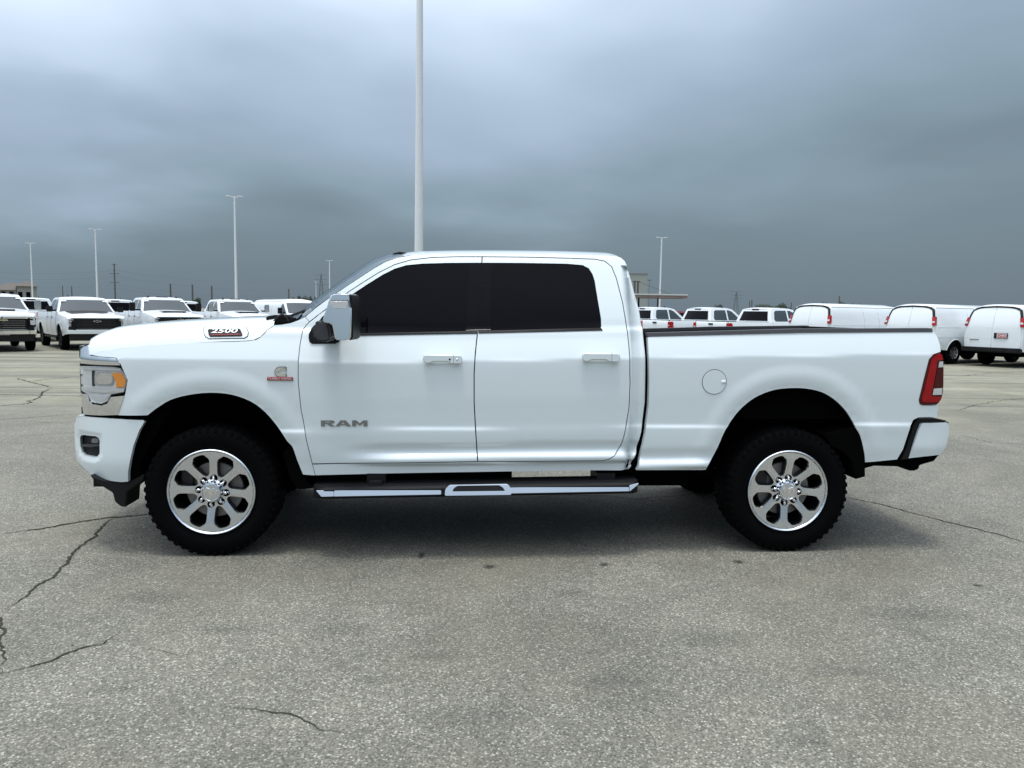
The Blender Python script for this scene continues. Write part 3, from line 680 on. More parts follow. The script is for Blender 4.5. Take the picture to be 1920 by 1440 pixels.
# badges
def glyphs(name, polys, x0, x1, z0, z1, y, m, parent, slope=0, d=.004):
    bm = bmesh.new()
    for P in polys:
        a = [bm.verts.new((x0+(x1-x0)*p[0], y-d, z0+(z1-z0)*p[1]+slope*p[0])) for p in P]; b = [bm.verts.new((v_.co.x, y+.004, v_.co.z)) for v_ in a]
        bm.faces.new(a); n = len(P)
        for i in range(n): bm.faces.new((a[i], a[(i+1) % n], b[(i+1) % n], b[i]))
    return fin(name, bm, m, parent)
rm = tr([(602, 799), (689, 787), (602, 788), (689, 799)])
RAMG = [[(0, 1), (.24, 1), (.29, .86), (.29, .62), (.25, .50), (.19, .46), (.30, 0), (.20, 0), (.12, .42), (.09, .42), (.09, .62), (.20, .62), (.20, .80), (.09, .80), (0, .80)], [(0, .74), (.085, .74), (.085, 0), (0, 0)],
        [(.42, 1), (.53, 1), (.645, 0), (.555, 0), (.475, .74), (.395, 0), (.31, 0)], [(.435, .34), (.515, .34), (.53, .18), (.42, .18)],
        [(.67, 0), (.67, 1), (.76, 1), (.835, .5), (.91, 1), (1, 1), (1, 0), (.915, 0), (.915, .62), (.85, .16), (.82, .16), (.755, .62), (.755, 0)]]
ys_ = min(S(a, b) for a in (rm[0][0], rm[1][0]) for b in (rm[0][1], rm[2][1], (rm[0][1]+rm[2][1])/2)); glyphs('door_lettering', RAMG, rm[0][0], rm[1][0], rm[0][1], rm[2][1], ys_, SILVER, fdoor[0], slope=rm[3][1]-rm[0][1])
cmn = tr([(515, 706), (536, 688.5)]); yc = min(S(*cmn[0]), S(*cmn[1]))-.004
CG = [[(.02, .50), (.20, .88), (.45, 1), (.95, 1), (.62, .72), (.30, .50)], [(.36, .50), (1, .98), (1, .60), (.55, .60), (.5, .52)], [(.05, .40), (.30, .42), (.42, .36), (1, .36), (1, 0), (.42, 0), (.22, .08)]]
fenders = [o for o in bpy.data.objects if o.name.startswith('front_fender')]
glyphs('emblem_outline', [[(.5+(x-.5)*1.10, .5+(y-.5)*1.12) for x, y in P] for P in CG], cmn[0][0], cmn[1][0], cmn[0][1], cmn[1][1], yc+.002, GREYP, fenders[0])
glyphs('engine_emblem', CG, cmn[0][0], cmn[1][0], cmn[0][1], cmn[1][1], yc, CHROME, fenders[0])
td = tr([(501, 713), (550, 707)]); bar = prism('engine_badge', [(td[0][0]+.003, td[1][1]), (td[1][0]-.003, td[1][1]), (td[1][0], td[0][1]), (td[0][0], td[0][1])], yc-.004, yc+.004, RED, fenders[0], bevel=.0006, seg=1)
text('badge_lettering', 'TURBO DIESEL', .0185, PLATEW, fenders[0], ((td[0][0]+td[1][0])/2, yc-.0046, (td[0][1]+td[1][1])/2), ext=.0003, sx=1.25, sy=.95)
# 2500 hood badge
hb = at_y(423.5, 624.5, .09); 
def on_hood(u, v):
    # closest point of the near half of the hood to the line of sight
    d = ray(u, v).normalized(); best = None
    hit, loc, nrm, _ = hood.ray_cast(CAM, d)
    return loc, nrm
bpy.context.view_layer.update()
def hood_patch(name, px, m, lift, parent, sub=0):
    pts = []
    for u, v in px:
        l_, n_ = on_hood(u, v)
        if l_ is None or l_.length < .01: l_ = at_y(u, v, .08); n_ = Vector((0, -.8, .6))
        pts.append(l_+n_*lift)
    bm = bmesh.new(); a = [bm.verts.new(p) for p in pts]; bm.faces.new(a)
    b = [bm.verts.new(p+Vector((0, lift*1.2+.004, -.003))) for p in pts]; n = len(a)
    for i in range(n): bm.faces.new((a[i], a[(i+1) % n], b[(i+1) % n], b[i]))
    return fin(name, bm, m, parent)
def rr(u0_, v0_, u1_, v1_, r_, sk=0, n=4):
    o = []
    for cx_, cy_, a0 in ((u1_-r_, v0_+r_, -90), (u1_-r_, v1_-r_, 0), (u0_+r_, v1_-r_, 90), (u0_+r_, v0_+r_, 180)):
        for k in range(n+1):
            a = R(a0+90*k/n); o.append((cx_+r_*math.cos(a)+sk*(cy_-v0_), cy_+r_*math.sin(a)))
    return o
bz = [(381, 616), (384, 612.5), (458, 611.3), (463, 614), (466.5, 624), (465, 631), (459, 635), (392, 636), (385, 632), (382, 625)]
hood_patch('badge_seam', bz, GREYP, .0022, hood)
bz2 = [(382.2, 616.3), (385, 613.4), (457.5, 612.4), (462, 614.7), (465.2, 624), (463.8, 630), (458.3, 633.6), (392.5, 634.6), (386, 631), (383.2, 625)]
hood_patch('badge_surround', bz2, WHITE, .0034, hood)
hood_patch('badge_plate', [(390, 620.2), (392, 618.4), (448, 617.2), (450.5, 618.5), (455, 628), (452.5, 631), (395, 632), (392.4, 630)], BLACK, .0075, hood)
hood_patch('badge_red_bar', [(394.5, 626.8), (451.5, 625.8), (453.3, 629.2), (395.8, 630.4)], mat('dark_red_badge', (.13, .01, .013), .4), .0085, hood)
l_, n_ = on_hood(421, 622.3)
rx = math.atan2(-n_.y, n_.z)
text('badge_lettering', '2500', .050, BADGEW, hood, l_+n_*.010, ext=.0006, rot=(rx, -.018, 0), sx=1.62, sy=.95, shear=.12, bold=.0012)
l_, n_ = on_hood(424, 628.2)
text('badge_lettering', 'HEAVY DUTY', .0165, RED, hood, l_+n_*.0100, ext=.0003, rot=(rx, -.018, 0), sx=1.55, sy=.9)
# --- headlight, chrome surround, grille
def SH(x, z_): return S(x, z_)
Yin = lambda d: (lambda x, z_: S(x, z_)+d)
lens_px = [(150, 686), (180, 686.5), (214, 688), (225.6, 690.5), (231, 699), (237.2, 709), (238, 717.8), (232.4, 735), (207.8, 739.5), (201, 752.5), (190, 757), (171, 753.5), (163.5, 738), (153, 733)]
pts_l = tr(lens_px)
hl = empty('headlight'); hl.parent = truck
hl_parts = []
def hpan(name, px, m, d, par=None, **k):
    P = tr(px, Yin(d)); r_ = []
    for mir in (None, W):
        bm = bmesh.new(); skin(bm, P, Yin(d), mirror=mir, **k); r_.append(fin_skin(name, bm, m, par or truck))
    return r_
bpy.data.objects.remove(hl)
black_h = hpan('headlight_housing', [(149.5, 680), (226, 684), (240.5, 713), (236, 737), (209, 742), (203, 756), (190, 761), (169, 757), (160, 740), (151, 736)], BLACK, .03, flange=.03)
H = hpan('headlight', lens_px, REFL, .018, flange=.02, sx=.02)
for k, h_ in enumerate(H):
    mir = None if k == 0 else W
    def sub(name, px, m, d, **kk):
        bm = bmesh.new(); skin(bm, tr(px, Yin(d)), Yin(d), mirror=mir, **kk); return fin_skin(name, bm, m, h_)
    sub('projector_surround', rr(177, 697.5, 213, 723.5, 7, sk=.0), LAMPG, .012, flange=.006)
    sub('projector_lens', rr(181, 700.5, 211, 720.5, 8), CHROME, .008, flange=.01)
    sub('running_light_bar', [(152, 725.5), (190, 728.5), (232, 727.5), (233, 731), (231, 734.5), (190, 736.3), (170, 734.5), (153, 731)], CLEARW, .006, flange=.01)
    sub('upper_light_bar', [(153, 688), (215, 690.5), (224, 692.5), (227, 696), (216, 694.5), (154, 692)], CLEARW, .006, flange=.01)
    sub('amber_marker', [(209, 699.5), (226.7, 699.5), (235.2, 713), (232.8, 725.6), (216.7, 726), (217.8, 716.7)], AMBER, .004, flange=.01)
    sub('inner_divider', [(172, 695), (176, 695), (176.5, 724), (172.5, 724)], BLACK, .010, flange=.01)
    sub('lower_lamp_trim', [(166, 740), (205, 742), (199, 751.5), (190, 755), (172.5, 751.5)], REFL, .014, flange=.004)
    sub('lower_lamp', [(170, 741.5), (202, 743), (196.5, 750), (189, 752.8), (175, 750)], CLEARW, .010, flange=.004)
    bm = bmesh.new(); skin(bm, tr(lens_px, Yin(0)), Yin(0), mirror=mir, flange=.004); fin_skin('lens_cover', bm, LENS, h_)
hpan('chrome_trim', [(151, 657), (155, 651), (165.5, 646.7), (165.8, 664), (171, 667.2), (216.7, 671.8), (223.5, 679.5), (225, 685), (183, 684), (151, 681.5)], CHROME, -.004, flange=.03, sx=.03)
hpan('lower_chrome_trim', [(152, 739), (161, 738), (166, 752), (172, 757.5), (190, 760.5), (201, 757), (207.5, 744.5), (233, 742), (221.5, 778), (190, 779), (156, 777)], CHROME, -.002, flange=.03, sx=.03)
# front face between the lamps: chrome frame, black mesh with bars
fe = tr([(151, 657), (150, 685), (151, 735), (155, 777)], Yin(0)); FE = [(p[0]+.006, S(*p)+.004, p[1]) for p in fe]
strip('grille_mesh', [(a+.02, b, c_) for a, b, c_ in FE], W, (-.10, 0), BLACK, truck, p=2.6)
def bar_(name, z0_, z1_, m, o_=.0, lo=.15):
    xx = sum(p[0] for p in FE)/4; yy = sum(p[1] for p in FE)/4
    strip(name, [(xx+.01, yy, z0_), (xx-.012, yy, z0_+.004), (xx-.012, yy, z1_-.004), (xx+.01, yy, z1_)], W, (-.115-o_, 0), m, truck, p=2.6, angle=30)
zF = [p[2] for p in FE]
bar_('grille_frame', zF[0]-.05, zF[0]+.03, CHROME, .01); bar_('grille_frame', zF[3], zF[3]+.05, CHROME)
for k in range(1, 5): bar_('grille_bar', zF[3]+.05+k*.065, zF[3]+.068+k*.065, GREYP)
# --- front bumper
def SB(x, z_):
    y = .015+.05*sstep(.70, .40, z_)**2 if z_ < .7 else .015
    if x < -.40: t_ = (-.40-x)/.50; y += .22*max(0, t_)**2.4
    if z_ > .93: y += .35*(z_-.93)
    return y
BPX = [(143, 783), (157, 780.5), (190, 783.5), (219, 785.5), (268, 788), (270.5, 791), (261, 806.7), (250, 835.6), (243, 866.7), (240, 886.7), (240, 903), (228, 904), (197, 900), (172, 890), (156, 876), (143.5, 862), (140, 833), (138.6, 797)]
bmp = trace(BPX, SB)
FOG = [(148, 822), (150, 817), (156, 816), (178, 818.5), (183.5, 822), (185.2, 827), (185.2, 851), (181, 856.5), (176, 858), (156, 854), (152, 849), (149, 838)]
fg = trace(FOG, SB)
def with_hole(P, Hn):
    P = [tuple(p) for p in P]; Hn = [tuple(p) for p in Hn]
    ar = lambda Q: sum(Q[i][0]*Q[(i+1) % len(Q)][1]-Q[(i+1) % len(Q)][0]*Q[i][1] for i in range(len(Q)))
    if ar(P)*ar(Hn) > 0: Hn = Hn[::-1]
    _, i, j = min(((P[i][0]-Hn[j][0])**2+(P[i][1]-Hn[j][1])**2, i, j) for i in range(len(P)) for j in range(len(Hn)))
    o = P[:i+1]+Hn[j:]+Hn[:j+1]+P[i:]; k = i+1+len(Hn)
    o[k] = (o[k][0]+1e-4, o[k][1]+1e-4); o[k+1] = (o[k+1][0]+1e-4, o[k+1][1]+1e-4); return o
def SBf(x, z_):
    d = dist_line(x, z_, fg+[fg[0]]); return SB(x, z_)+.012*(1-sstep(0, .035, d))
fbs = []
for mir in (None, W):
    bm = bmesh.new(); skin(bm, with_hole(bmp, fg), SBf, sx=.025, sz=.02, flange=.035, mirror=mir); fbs.append(fin_skin('front_bumper', bm, WHITE, truck))
be = trace([(157, 780.5), (143, 783), (138.6, 797), (140, 833), (143.5, 862), (156, 876)], SB); BE = [(p[0]+.002, SB(*p)+.002, p[1]) for p in be]
strip('bumper_face', [tuple(p) for p in smooth_line(BE, 3)], W, (-.13, 0), WHITE, truck, p=2.4)
for k, fb in enumerate(fbs):
    mir = None if k == 0 else W
    bm = bmesh.new(); skin(bm, offset_poly(fg, -.004), lambda x, z_: SB(x, z_)+.045, mirror=mir, flange=0); skin(bm, trace(rr(163, 824, 182, 832, 3), SB), lambda x, z_: SB(x, z_)+.03, mirror=mir)
    fin_skin('fog_light_recess', bm, BLACK, fb)
    bm = bmesh.new(); skin(bm, trace([(150, 834), (184.5, 833.5), (184.8, 837), (168, 839.5), (151, 838)], SB), lambda x, z_: SB(x, z_)+.018, mirror=mir); fin_skin('fog_light_divider', bm, GREYP, fb)
    bm = bmesh.new(); skin(bm, trace(rr(168, 823, 181, 832, 3), SB), lambda x, z_: SB(x, z_)+.026, mirror=mir); fin_skin('fog_lamp', bm, mat('smoky_fog_lens', (.12, .12, .13), .15, coat=1), fb)
# black filler between grille and bumper and the air dam below
hpan('bumper_filler', [(158, 776), (222, 777), (280, 777.5), (276, 789), (160, 784)], UNDER, .02, flange=.04)
dam = [at_y(u, v, .10) for u, v in [(170, 889.5), (197, 899), (228, 903), (243, 903), (262, 893), (271, 888), (271, 900), (240, 921), (238, 950), (228, 949), (217, 940), (213, 923), (181, 904)]]
prism('air_dam', [(p.x, p.z) for p in dam], .085, .30, BLACK, truck, bevel=.006); d2 = prism('air_dam', [(p.x, p.z) for p in dam], .085, .30, BLACK, truck, bevel=.006); mirror_mesh(d2)
bm = bmesh.new(); dz = min(p.z for p in dam[:4]); box(bm, (-.84, .28, .40), (-.70, W-.28, .60)); fin('lower_valance', bm, BLACK, truck)
# --- wheel arch liners (black tubs)
def liner(A, zmin, name='wheel_arch_liner'):
    A = [tuple(p) for p in resample(A, .06)]
    for mir in (0, 1):
        bm = bmesh.new(); prev = None
        for x, z_ in A:
            y0_, y1_ = S(x, z_)+.012, .50
            a = bm.verts.new((x, y0_ if not mir else W-y0_, z_)); b = bm.verts.new((x, y1_ if not mir else W-y1_, z_+.01))
            if prev: bm.faces.new((prev[0], a, b, prev[1]))
            prev = (a, b)
        top = [p for p in A if p[1] > zmin]; yb = .50 if not mir else W-.50
        bm.faces.new([bm.verts.new((x, yb, z_+.01)) for x, z_ in top])
        fin(name, bm, UNDER, truck)
liner(AF, .42); liner([(bmp[4][0]+0, bmp[4][1]), (bmp[6][0], bmp[6][1]), (bmp[7][0], bmp[7][1]), (bmp[9][0], bmp[9][1]), (bmp[10][0], bmp[10][1])], .9, 'bumper_liner') if False else None
liner(AR, .66)
bl = [at_y(u, v, .09) for u, v in ((268, 786), (330, 745), (300, 800), (262, 868), (262, 893), (240, 903), (240, 880), (250, 830))]
prism('splash_guard', [(p.x, p.z) for p in bl], .10, .44, UNDER, truck, bevel=.003); q_ = prism('splash_guard', [(p.x, p.z) for p in bl], .10, .44, UNDER, truck, bevel=.003); mirror_mesh(q_)
fl = [at_y(u, v, .04) for u, v in ((1598, 800), (1605, 804.5), (1610.5, 806.7), (1616, 832), (1620, 857), (1621, 893), (1603, 898), (1599, 880), (1596, 862), (1580, 846), (1560, 838), (1545, 815))]
for k in (0, 1):
    q_ = prism('mud_flap', [(p.x, p.z) for p in fl], .03, .30, UNDER, truck, bevel=.003)
    if k: mirror_mesh(q_)
fl2 = [at_y(u, v, .06) for u, v in ((545, 832), (552, 840), (571, 890), (577, 905), (590, 915), (560, 918), (545, 900), (530, 850))]
for k in (0, 1):
    q_ = prism('mud_flap', [(p.x, p.z) for p in fl2], .06, .40, UNDER, truck, bevel=.003)
    if k: mirror_mesh(q_)
# --- underbody
bm = bmesh.new()
for y in (.50, 1.42): box(bm, (-.70, y, .50), (4.85, y+.08, .66))
box(bm, (-.66, .52, .66), (.55, W-.52, 1.30)); box(bm, (.55, .14, .60), (3.02, W-.14, .66)); box(bm, (3.02, .3, .72), (4.9, W-.3, .90)); box(bm, (-.5, .6, .42), (.5, W-.6, .66))
for x in (-.3, .6, 1.9, 3.1, 4.2, 4.8): box(bm, (x, .52, .52), (x+.09, W-.52, .62))
fin('frame', bm, UNDER, truck)
bm = bmesh.new(); box(bm, (.5, .82, .37), (1.5, 1.22, .62)); box(bm, (1.5, .90, .42), (2.05, 1.2, .60)); box(bm, (.42, .34, .375), (1.05, .48, .62)); box(bm, (1.05, .34, .42), (1.45, .48, .62)); box(bm, (1.45, .34, .385), (1.95, .48, .62)); fin('gearbox', bm, UNDER, truck)
bm = bmesh.new(); box(bm, (2.62, .20, .42), (3.16, .50, .66)); box(bm, (2.9, .5, .40), (3.2, 1.5, .6)); fin('fuel_tank', bm, UNDER, truck)
for x in (0, 3.797):
    bm = bmesh.new(); tube(bm, [(x, .25, .413), (x, W-.25, .413)], .055, 12); bmesh.ops.create_uvsphere(bm, u_segments=16, v_segments=10, radius=.17, matrix=Matrix.Translation((x, .85 if x else 1.25, .413))); fin('axle', bm, UNDER, truck, smooth=True)
bm = bmesh.new(); tube(bm, [(1.6, 1.1, .50), (3.5, 1.1, .45)], .05, 10); fin('drive_shaft', bm, UNDER, truck, smooth=True)
bm = bmesh.new(); tube(bm, [(1.6, 1.35, .47), (3.0, 1.4, .47), (3.3, 1.45, .62), (4.1, 1.5, .62), (4.6, 1.8, .55)], .045, 10); fin('exhaust_pipe', bm, STEEL, truck, smooth=True)
for y in (.42, W-.42):
    bm = bmesh.new(); tube(bm, [(3.2, y, .50), (3.5, y, .44), (3.797, y, .36), (4.1, y, .44), (4.5, y, .56)], .035, 6); tube(bm, [(3.95, y, .4), (4.1, y+.02, .75)], .03, 8); fin('leaf_spring', bm, UNDER, truck)
# --- running boards
def rb(u, v, y=-.075): p = at_y(u, v, y); return p
def board(mir):
    A0, A1 = rb(592, 920), rb(1198, 906); B0, B1 = rb(602, 931), rb(1180, 920.5)
    zt0, zt1 = A0.z, rb(1182, 909.8).z; zb0, zb1 = B0.z, B1.z
    x0_, x1_ = A0.x, A1.x; xm0, xm1 = rb(626, 920).x, rb(1180, 910).x
    y = -.075; Y2 = .16
    root = None
    def Z(x, a, b): return a+(b-a)*(x-x0_)/(x1_-x0_)
    bm = bmesh.new()
    sec = lambda x, t_: [(x, y+.004, Z(x, zt0, zt1)), (x, y+.03, Z(x, zt0, zt1)+.012), (x, Y2-.02, Z(x, zt0, zt1)+.02), (x, Y2, Z(x, zt0, zt1)-.0), (x, Y2-.03, Z(x, zb0, zb1)-.02), (x, y+.05, Z(x, zb0, zb1)-.028), (x, y+.004, Z(x, zb0, zb1))]
    rings = []
    for x, dy in ((x0_-.03, .09), (x0_+.05, .0), (xm0, 0), ((x0_+x1_)/2, 0), (xm1, 0), (x1_-.02, .02), (x1_+.015, .09)):
        s_ = sec(x, 0); s_ = [(a, max(b, y+.004+dy) if dy else b, c_) for a, b, c_ in s_]; rings.append([bm.verts.new(q) for q in s_])
    for a, b in zip(rings, rings[1:]):
        for k in range(7): bm.faces.new((a[k], a[(k+1) % 7], b[(k+1) % 7], b[k]))
    bm.faces.new(rings[0]); bm.faces.new(rings[-1])
    o1 = fin('running_board', bm, BLACK, truck)
    L_ = [o1]
    def facet(name, P, m, d0=0, dep=.01, bev=.002):
        o = prism(name, P, y-d0, y-d0+dep, m, o1, bevel=bev, seg=2); L_.append(o); zm_ = sum(p[1] for p in P)/len(P)
        for v_ in o.data.vertices: v_.co.y += (v_.co.z-zm_)*.32
    c1 = rb(834, 0).x; c2 = rb(958.6, 0).x
    def chrome(xa, xb, e0=0, e1=0): facet('chrome_strip', [(xa, Z(xa, zt0, zt1)), (xb, Z(xb, zt0, zt1)), (xb+e1, Z(xb, zb0, zb1)), (xa+e0, Z(xa, zb0, zb1))], CHROME)
    chrome(x0_+.0, xm0-.001, e0=.035); chrome(xm0+.001, c1-.003); chrome(c2+.003, xm1-.001); facet('chrome_strip', [(xm1+.001, Z(xm1, zt0, zt1)), (x1_, rb(1198, 905.7).z), (x1_-.005, rb(1198, 909).z), (xm1+.001, Z(xm1, zb0, zb1))], CHROME)
    st_ = [rb(*q) for q in ((834, 928.5), (835, 917), (843, 909.3), (952, 907.6), (957.5, 915), (958.6, 927))]; facet('step_plate', [(p.x, p.z) for p in st_], CHROME, .006, .03, .004)
    sp_ = [rb(*q) for q in ((848, 920.5), (851, 915), (858, 910.8), (936, 909.8), (943, 914), (947, 919.5))]; facet('step_pad', [(p.x, p.z) for p in sp_], BLACK, .009, .01, .003)
    for u in (702, 1143):
        xb = rb(u, 900).x; bm = bmesh.new(); box(bm, (xb-.06, .04, zt0-.0), (xb+.06, .30, zt0+.085)); box(bm, (xb-.04, -.02, zt0+.005), (xb+.04, .10, zt0+.045)); L_.append(fin('board_bracket', bm, BLACK, o1))
    if mir:
        for o in L_: mirror_mesh(o)
board(0); board(1)
# --- rear bumper
def SR(x, z_):
    y = .03
    if x > 4.78: t_ = (x-4.78)/.26; y += .12*t_*t_
    if z_ < .72: y += .25*(.72-z_)
    return y
RBP = [(1728, 795), (1733, 793.3), (1774, 791.8), (1779, 794.5), (1780, 800), (1779, 815), (1774, 836), (1764, 852), (1735, 855.6), (1703.5, 859.3), (1714, 835), (1722.4, 808)]
rb_ = trace(RBP, SR)
rbs = []
for mir in (None, W):
    bm = bmesh.new(); skin(bm, rb_, SR, sx=.03, sz=.03, flange=.03, mirror=mir); rbs.append(fin_skin('rear_bumper', bm, WHITE, truck))
re_ = trace([(1774, 791.8), (1779, 794.5), (1780, 800), (1779, 815), (1774, 836), (1764, 852)], SR); strip('bumper_face', [(p[0]-.002, SR(*p)+.001, p[1]) for p in re_], W, (.06, 0), WHITE, truck, p=3)
ins = [at_y(u, v, .06) for u, v in ((1716, 790), (1722, 786), (1750, 784), (1766, 786.5), (1771, 789.5), (1770, 793), (1733, 794), (1728, 796), (1722.5, 808.5), (1714, 836), (1703, 860), (1688, 862), (1697, 842), (1706, 815), (1711, 797))]
q_ = prism('bumper_pad', [(p.x, p.z) for p in ins], .05, .22, BLACK, truck, bevel=.003); q_ = prism('bumper_pad', [(p.x, p.z) for p in ins], .05, .22, BLACK, truck, bevel=.003); mirror_mesh(q_)
bm = bmesh.new(); tp = at_y(1750, 789, .2); box(bm, (tp.x-.02, .16, tp.z-.02), (tp.x+.085, W-.16, tp.z-.002)); 
for k in range(24): box(bm, (tp.x+.0, .18+k*.07, tp.z-.002), (tp.x+.08, .20+k*.07, tp.z+.006))
fin('bumper_step', bm, BLACK, truck)
lo = [at_y(u, v, .12) for u, v in ((1682, 863), (1703, 860), (1763, 852.5), (1753, 865), (1735, 870), (1726, 873), (1724, 880), (1715, 883.5), (1706, 883), (1700, 877), (1680, 875), (1640, 874), (1622, 879), (1622, 869))]
q_ = prism('tow_hitch', [(p.x, p.z) for p in lo], .13, .5, UNDER, truck, bevel=.003); q_ = prism('tow_hitch', [(p.x, p.z) for p in lo], .13, .5, UNDER, truck, bevel=.003); mirror_mesh(q_)
# --- taillights
TLO = [(1762.5, 660.5), (1750, 665.5), (1742.7, 674.5), (1732.7, 713), (1723.8, 750), (1725.5, 757.5), (1730, 759.3), (1755, 759), (1760, 755.5), (1765, 748), (1768, 735), (1769, 719), (1769, 690), (1768.3, 676), (1767, 667)]
def ST(x, z_):
    return S0(min(x, 4.99), z_)-.004+(max(0, x-4.93)/.1)**2*.06 if x > 4.93 else S0(x, z_)-.004
tls = []
for mir in (None, W):
    bm = bmesh.new(); skin(bm, trace(TLO, ST), ST, mirror=mir, sx=.02, sz=.03, flange=.05); tls.append(fin_skin('taillight', bm, REDDARK, truck))
    def sub(name, px, m, o_):
        bm = bmesh.new(); skin(bm, trace(px, ST), ST, mirror=mir, sx=.02, sz=.03, flange=.004, out_=o_); return fin_skin(name, bm, m, tls[-1])
    sub('red_lens', [(1761, 663), (1752, 667.5), (1746, 676), (1737.5, 713), (1728.5, 748), (1729.5, 753.5), (1760, 754), (1765.5, 744), (1746, 743), (1746.5, 735), (1752, 711), (1757, 676), (1768, 674.5), (1766, 666)], REDLENS, .003)
    sub('reverse_lamp', [(1761, 678), (1767.6, 677.5), (1767.8, 688), (1759.5, 689)], CLEARW, .004)
    sub('reverse_lamp', [(1751, 728.5), (1766.5, 727.5), (1765, 740), (1748.5, 740.5)], CLEARW, .004)
    sub('dark_lens', [(1757.5, 692), (1768.6, 691.5), (1768.2, 724), (1751, 725.5), (1753, 711)], REDDARK, .0035)
# --- door mirrors
def mir_px(L_, y): return [(at_y(u, v, y).x, at_y(u, v, y).z) for u, v in L_]
for k in (0, 1):
    ym = -.30; fl_ = []
    sail = prism('mirror_base', mir_px([(607, 594), (596, 603), (584, 615), (578.5, 627), (578.5, 638), (581, 643), (586, 645), (632, 644.5), (637, 639), (637, 610), (620, 600)], .04), .035, .10, BLACK, fdoor[k], bevel=.008); fl_.append(sail)
    arm = prism('mirror_arm', mir_px([(595, 606), (606, 599), (624, 606), (628, 634), (622, 640), (608, 640), (598, 635), (592.5, 625)], -.14), -.28, .06, GREYP, fdoor[k], bevel=.018, seg=4); fl_.append(arm)
    head = prism('door_mirror', mir_px([(618, 557), (622, 551.5), (630, 549.8), (645, 549.6), (655, 551), (658, 553.5), (659.5, 600), (658, 634), (655, 637), (645, 638.5), (629, 637), (627, 628), (624, 612), (621, 606.5), (606, 604.5), (606, 597)], ym), ym, ym+.21, CHROME, fdoor[k], bevel=.034, seg=7, shift=(.02, 0), angle=60); fl_.append(head); zc_m = sum(v_.co.z for v_ in head.data.vertices)/len(head.data.vertices)
    for v_ in head.data.vertices: v_.co.y += (v_.co.z-zc_m)*.09-.012*max(0, 1-((v_.co.z-zc_m)/.13)**2)*(1 if v_.co.y < ym+.06 else 0)
    cap = prism('mirror_edge', mir_px([(653, 551), (657.5, 552), (660.5, 556), (661.5, 600), (661.5, 633), (658, 637.5), (653, 638.5)], ym+.006), ym+.004, ym+.215, BLACK, fdoor[k], bevel=.006, shift=(.02, 0)); fl_.append(cap)
    lens = prism('mirror_turn_signal', mir_px([(619, 565), (624, 564), (651, 564), (652.5, 567), (652, 579), (614.5, 578.5)], ym-.004), ym+.0005, ym+.05, CLEARW, head, bevel=.003); fl_.append(lens)
    tr2 = prism('turn_signal_bezel', mir_px([(617.5, 563.5), (624, 562.5), (652.5, 562.5), (654, 566), (653.5, 580.6), (612.5, 580.2)], ym-.002), ym+.0045, ym+.05, GREYP, head, bevel=.002); fl_.append(tr2)
    if k:
        for o in fl_: mirror_mesh(o)
# --- roof lamp, cabin
ra = at_y(750, 475.5, .55)
prism('roof_antenna', [(ra.x-.055, ra.z-.02), (ra.x-.045, ra.z-.002), (ra.x+.0, ra.z+.010), (ra.x+.05, ra.z+.004), (ra.x+.06, ra.z-.02)], .5, .58, BLACK, truck, bevel=.005)
bm = bmesh.new(); box(bm, (.78, .2, .8), (1.05, W-.2, 1.42)); box(bm, (1.05, .25, .62), (2.7, W-.25, .68)); fin('dashboard', bm, INTER, truck)
for x in (1.55, 2.3):
    for y in (.32, 1.12):
        bm = bmesh.new(); box(bm, (x-.3, y, .75), (x+.25, y+.55, .95)); box(bm, (x+.2, y, .9), (x+.36, y+.55, 1.5)); box(bm, (x+.24, y+.15, 1.52), (x+.34, y+.4, 1.68)); bmesh.ops.bevel(bm, geom=bm.edges[:], offset=.04, segments=2, affect='EDGES'); fin('seat', bm, INTER, truck)
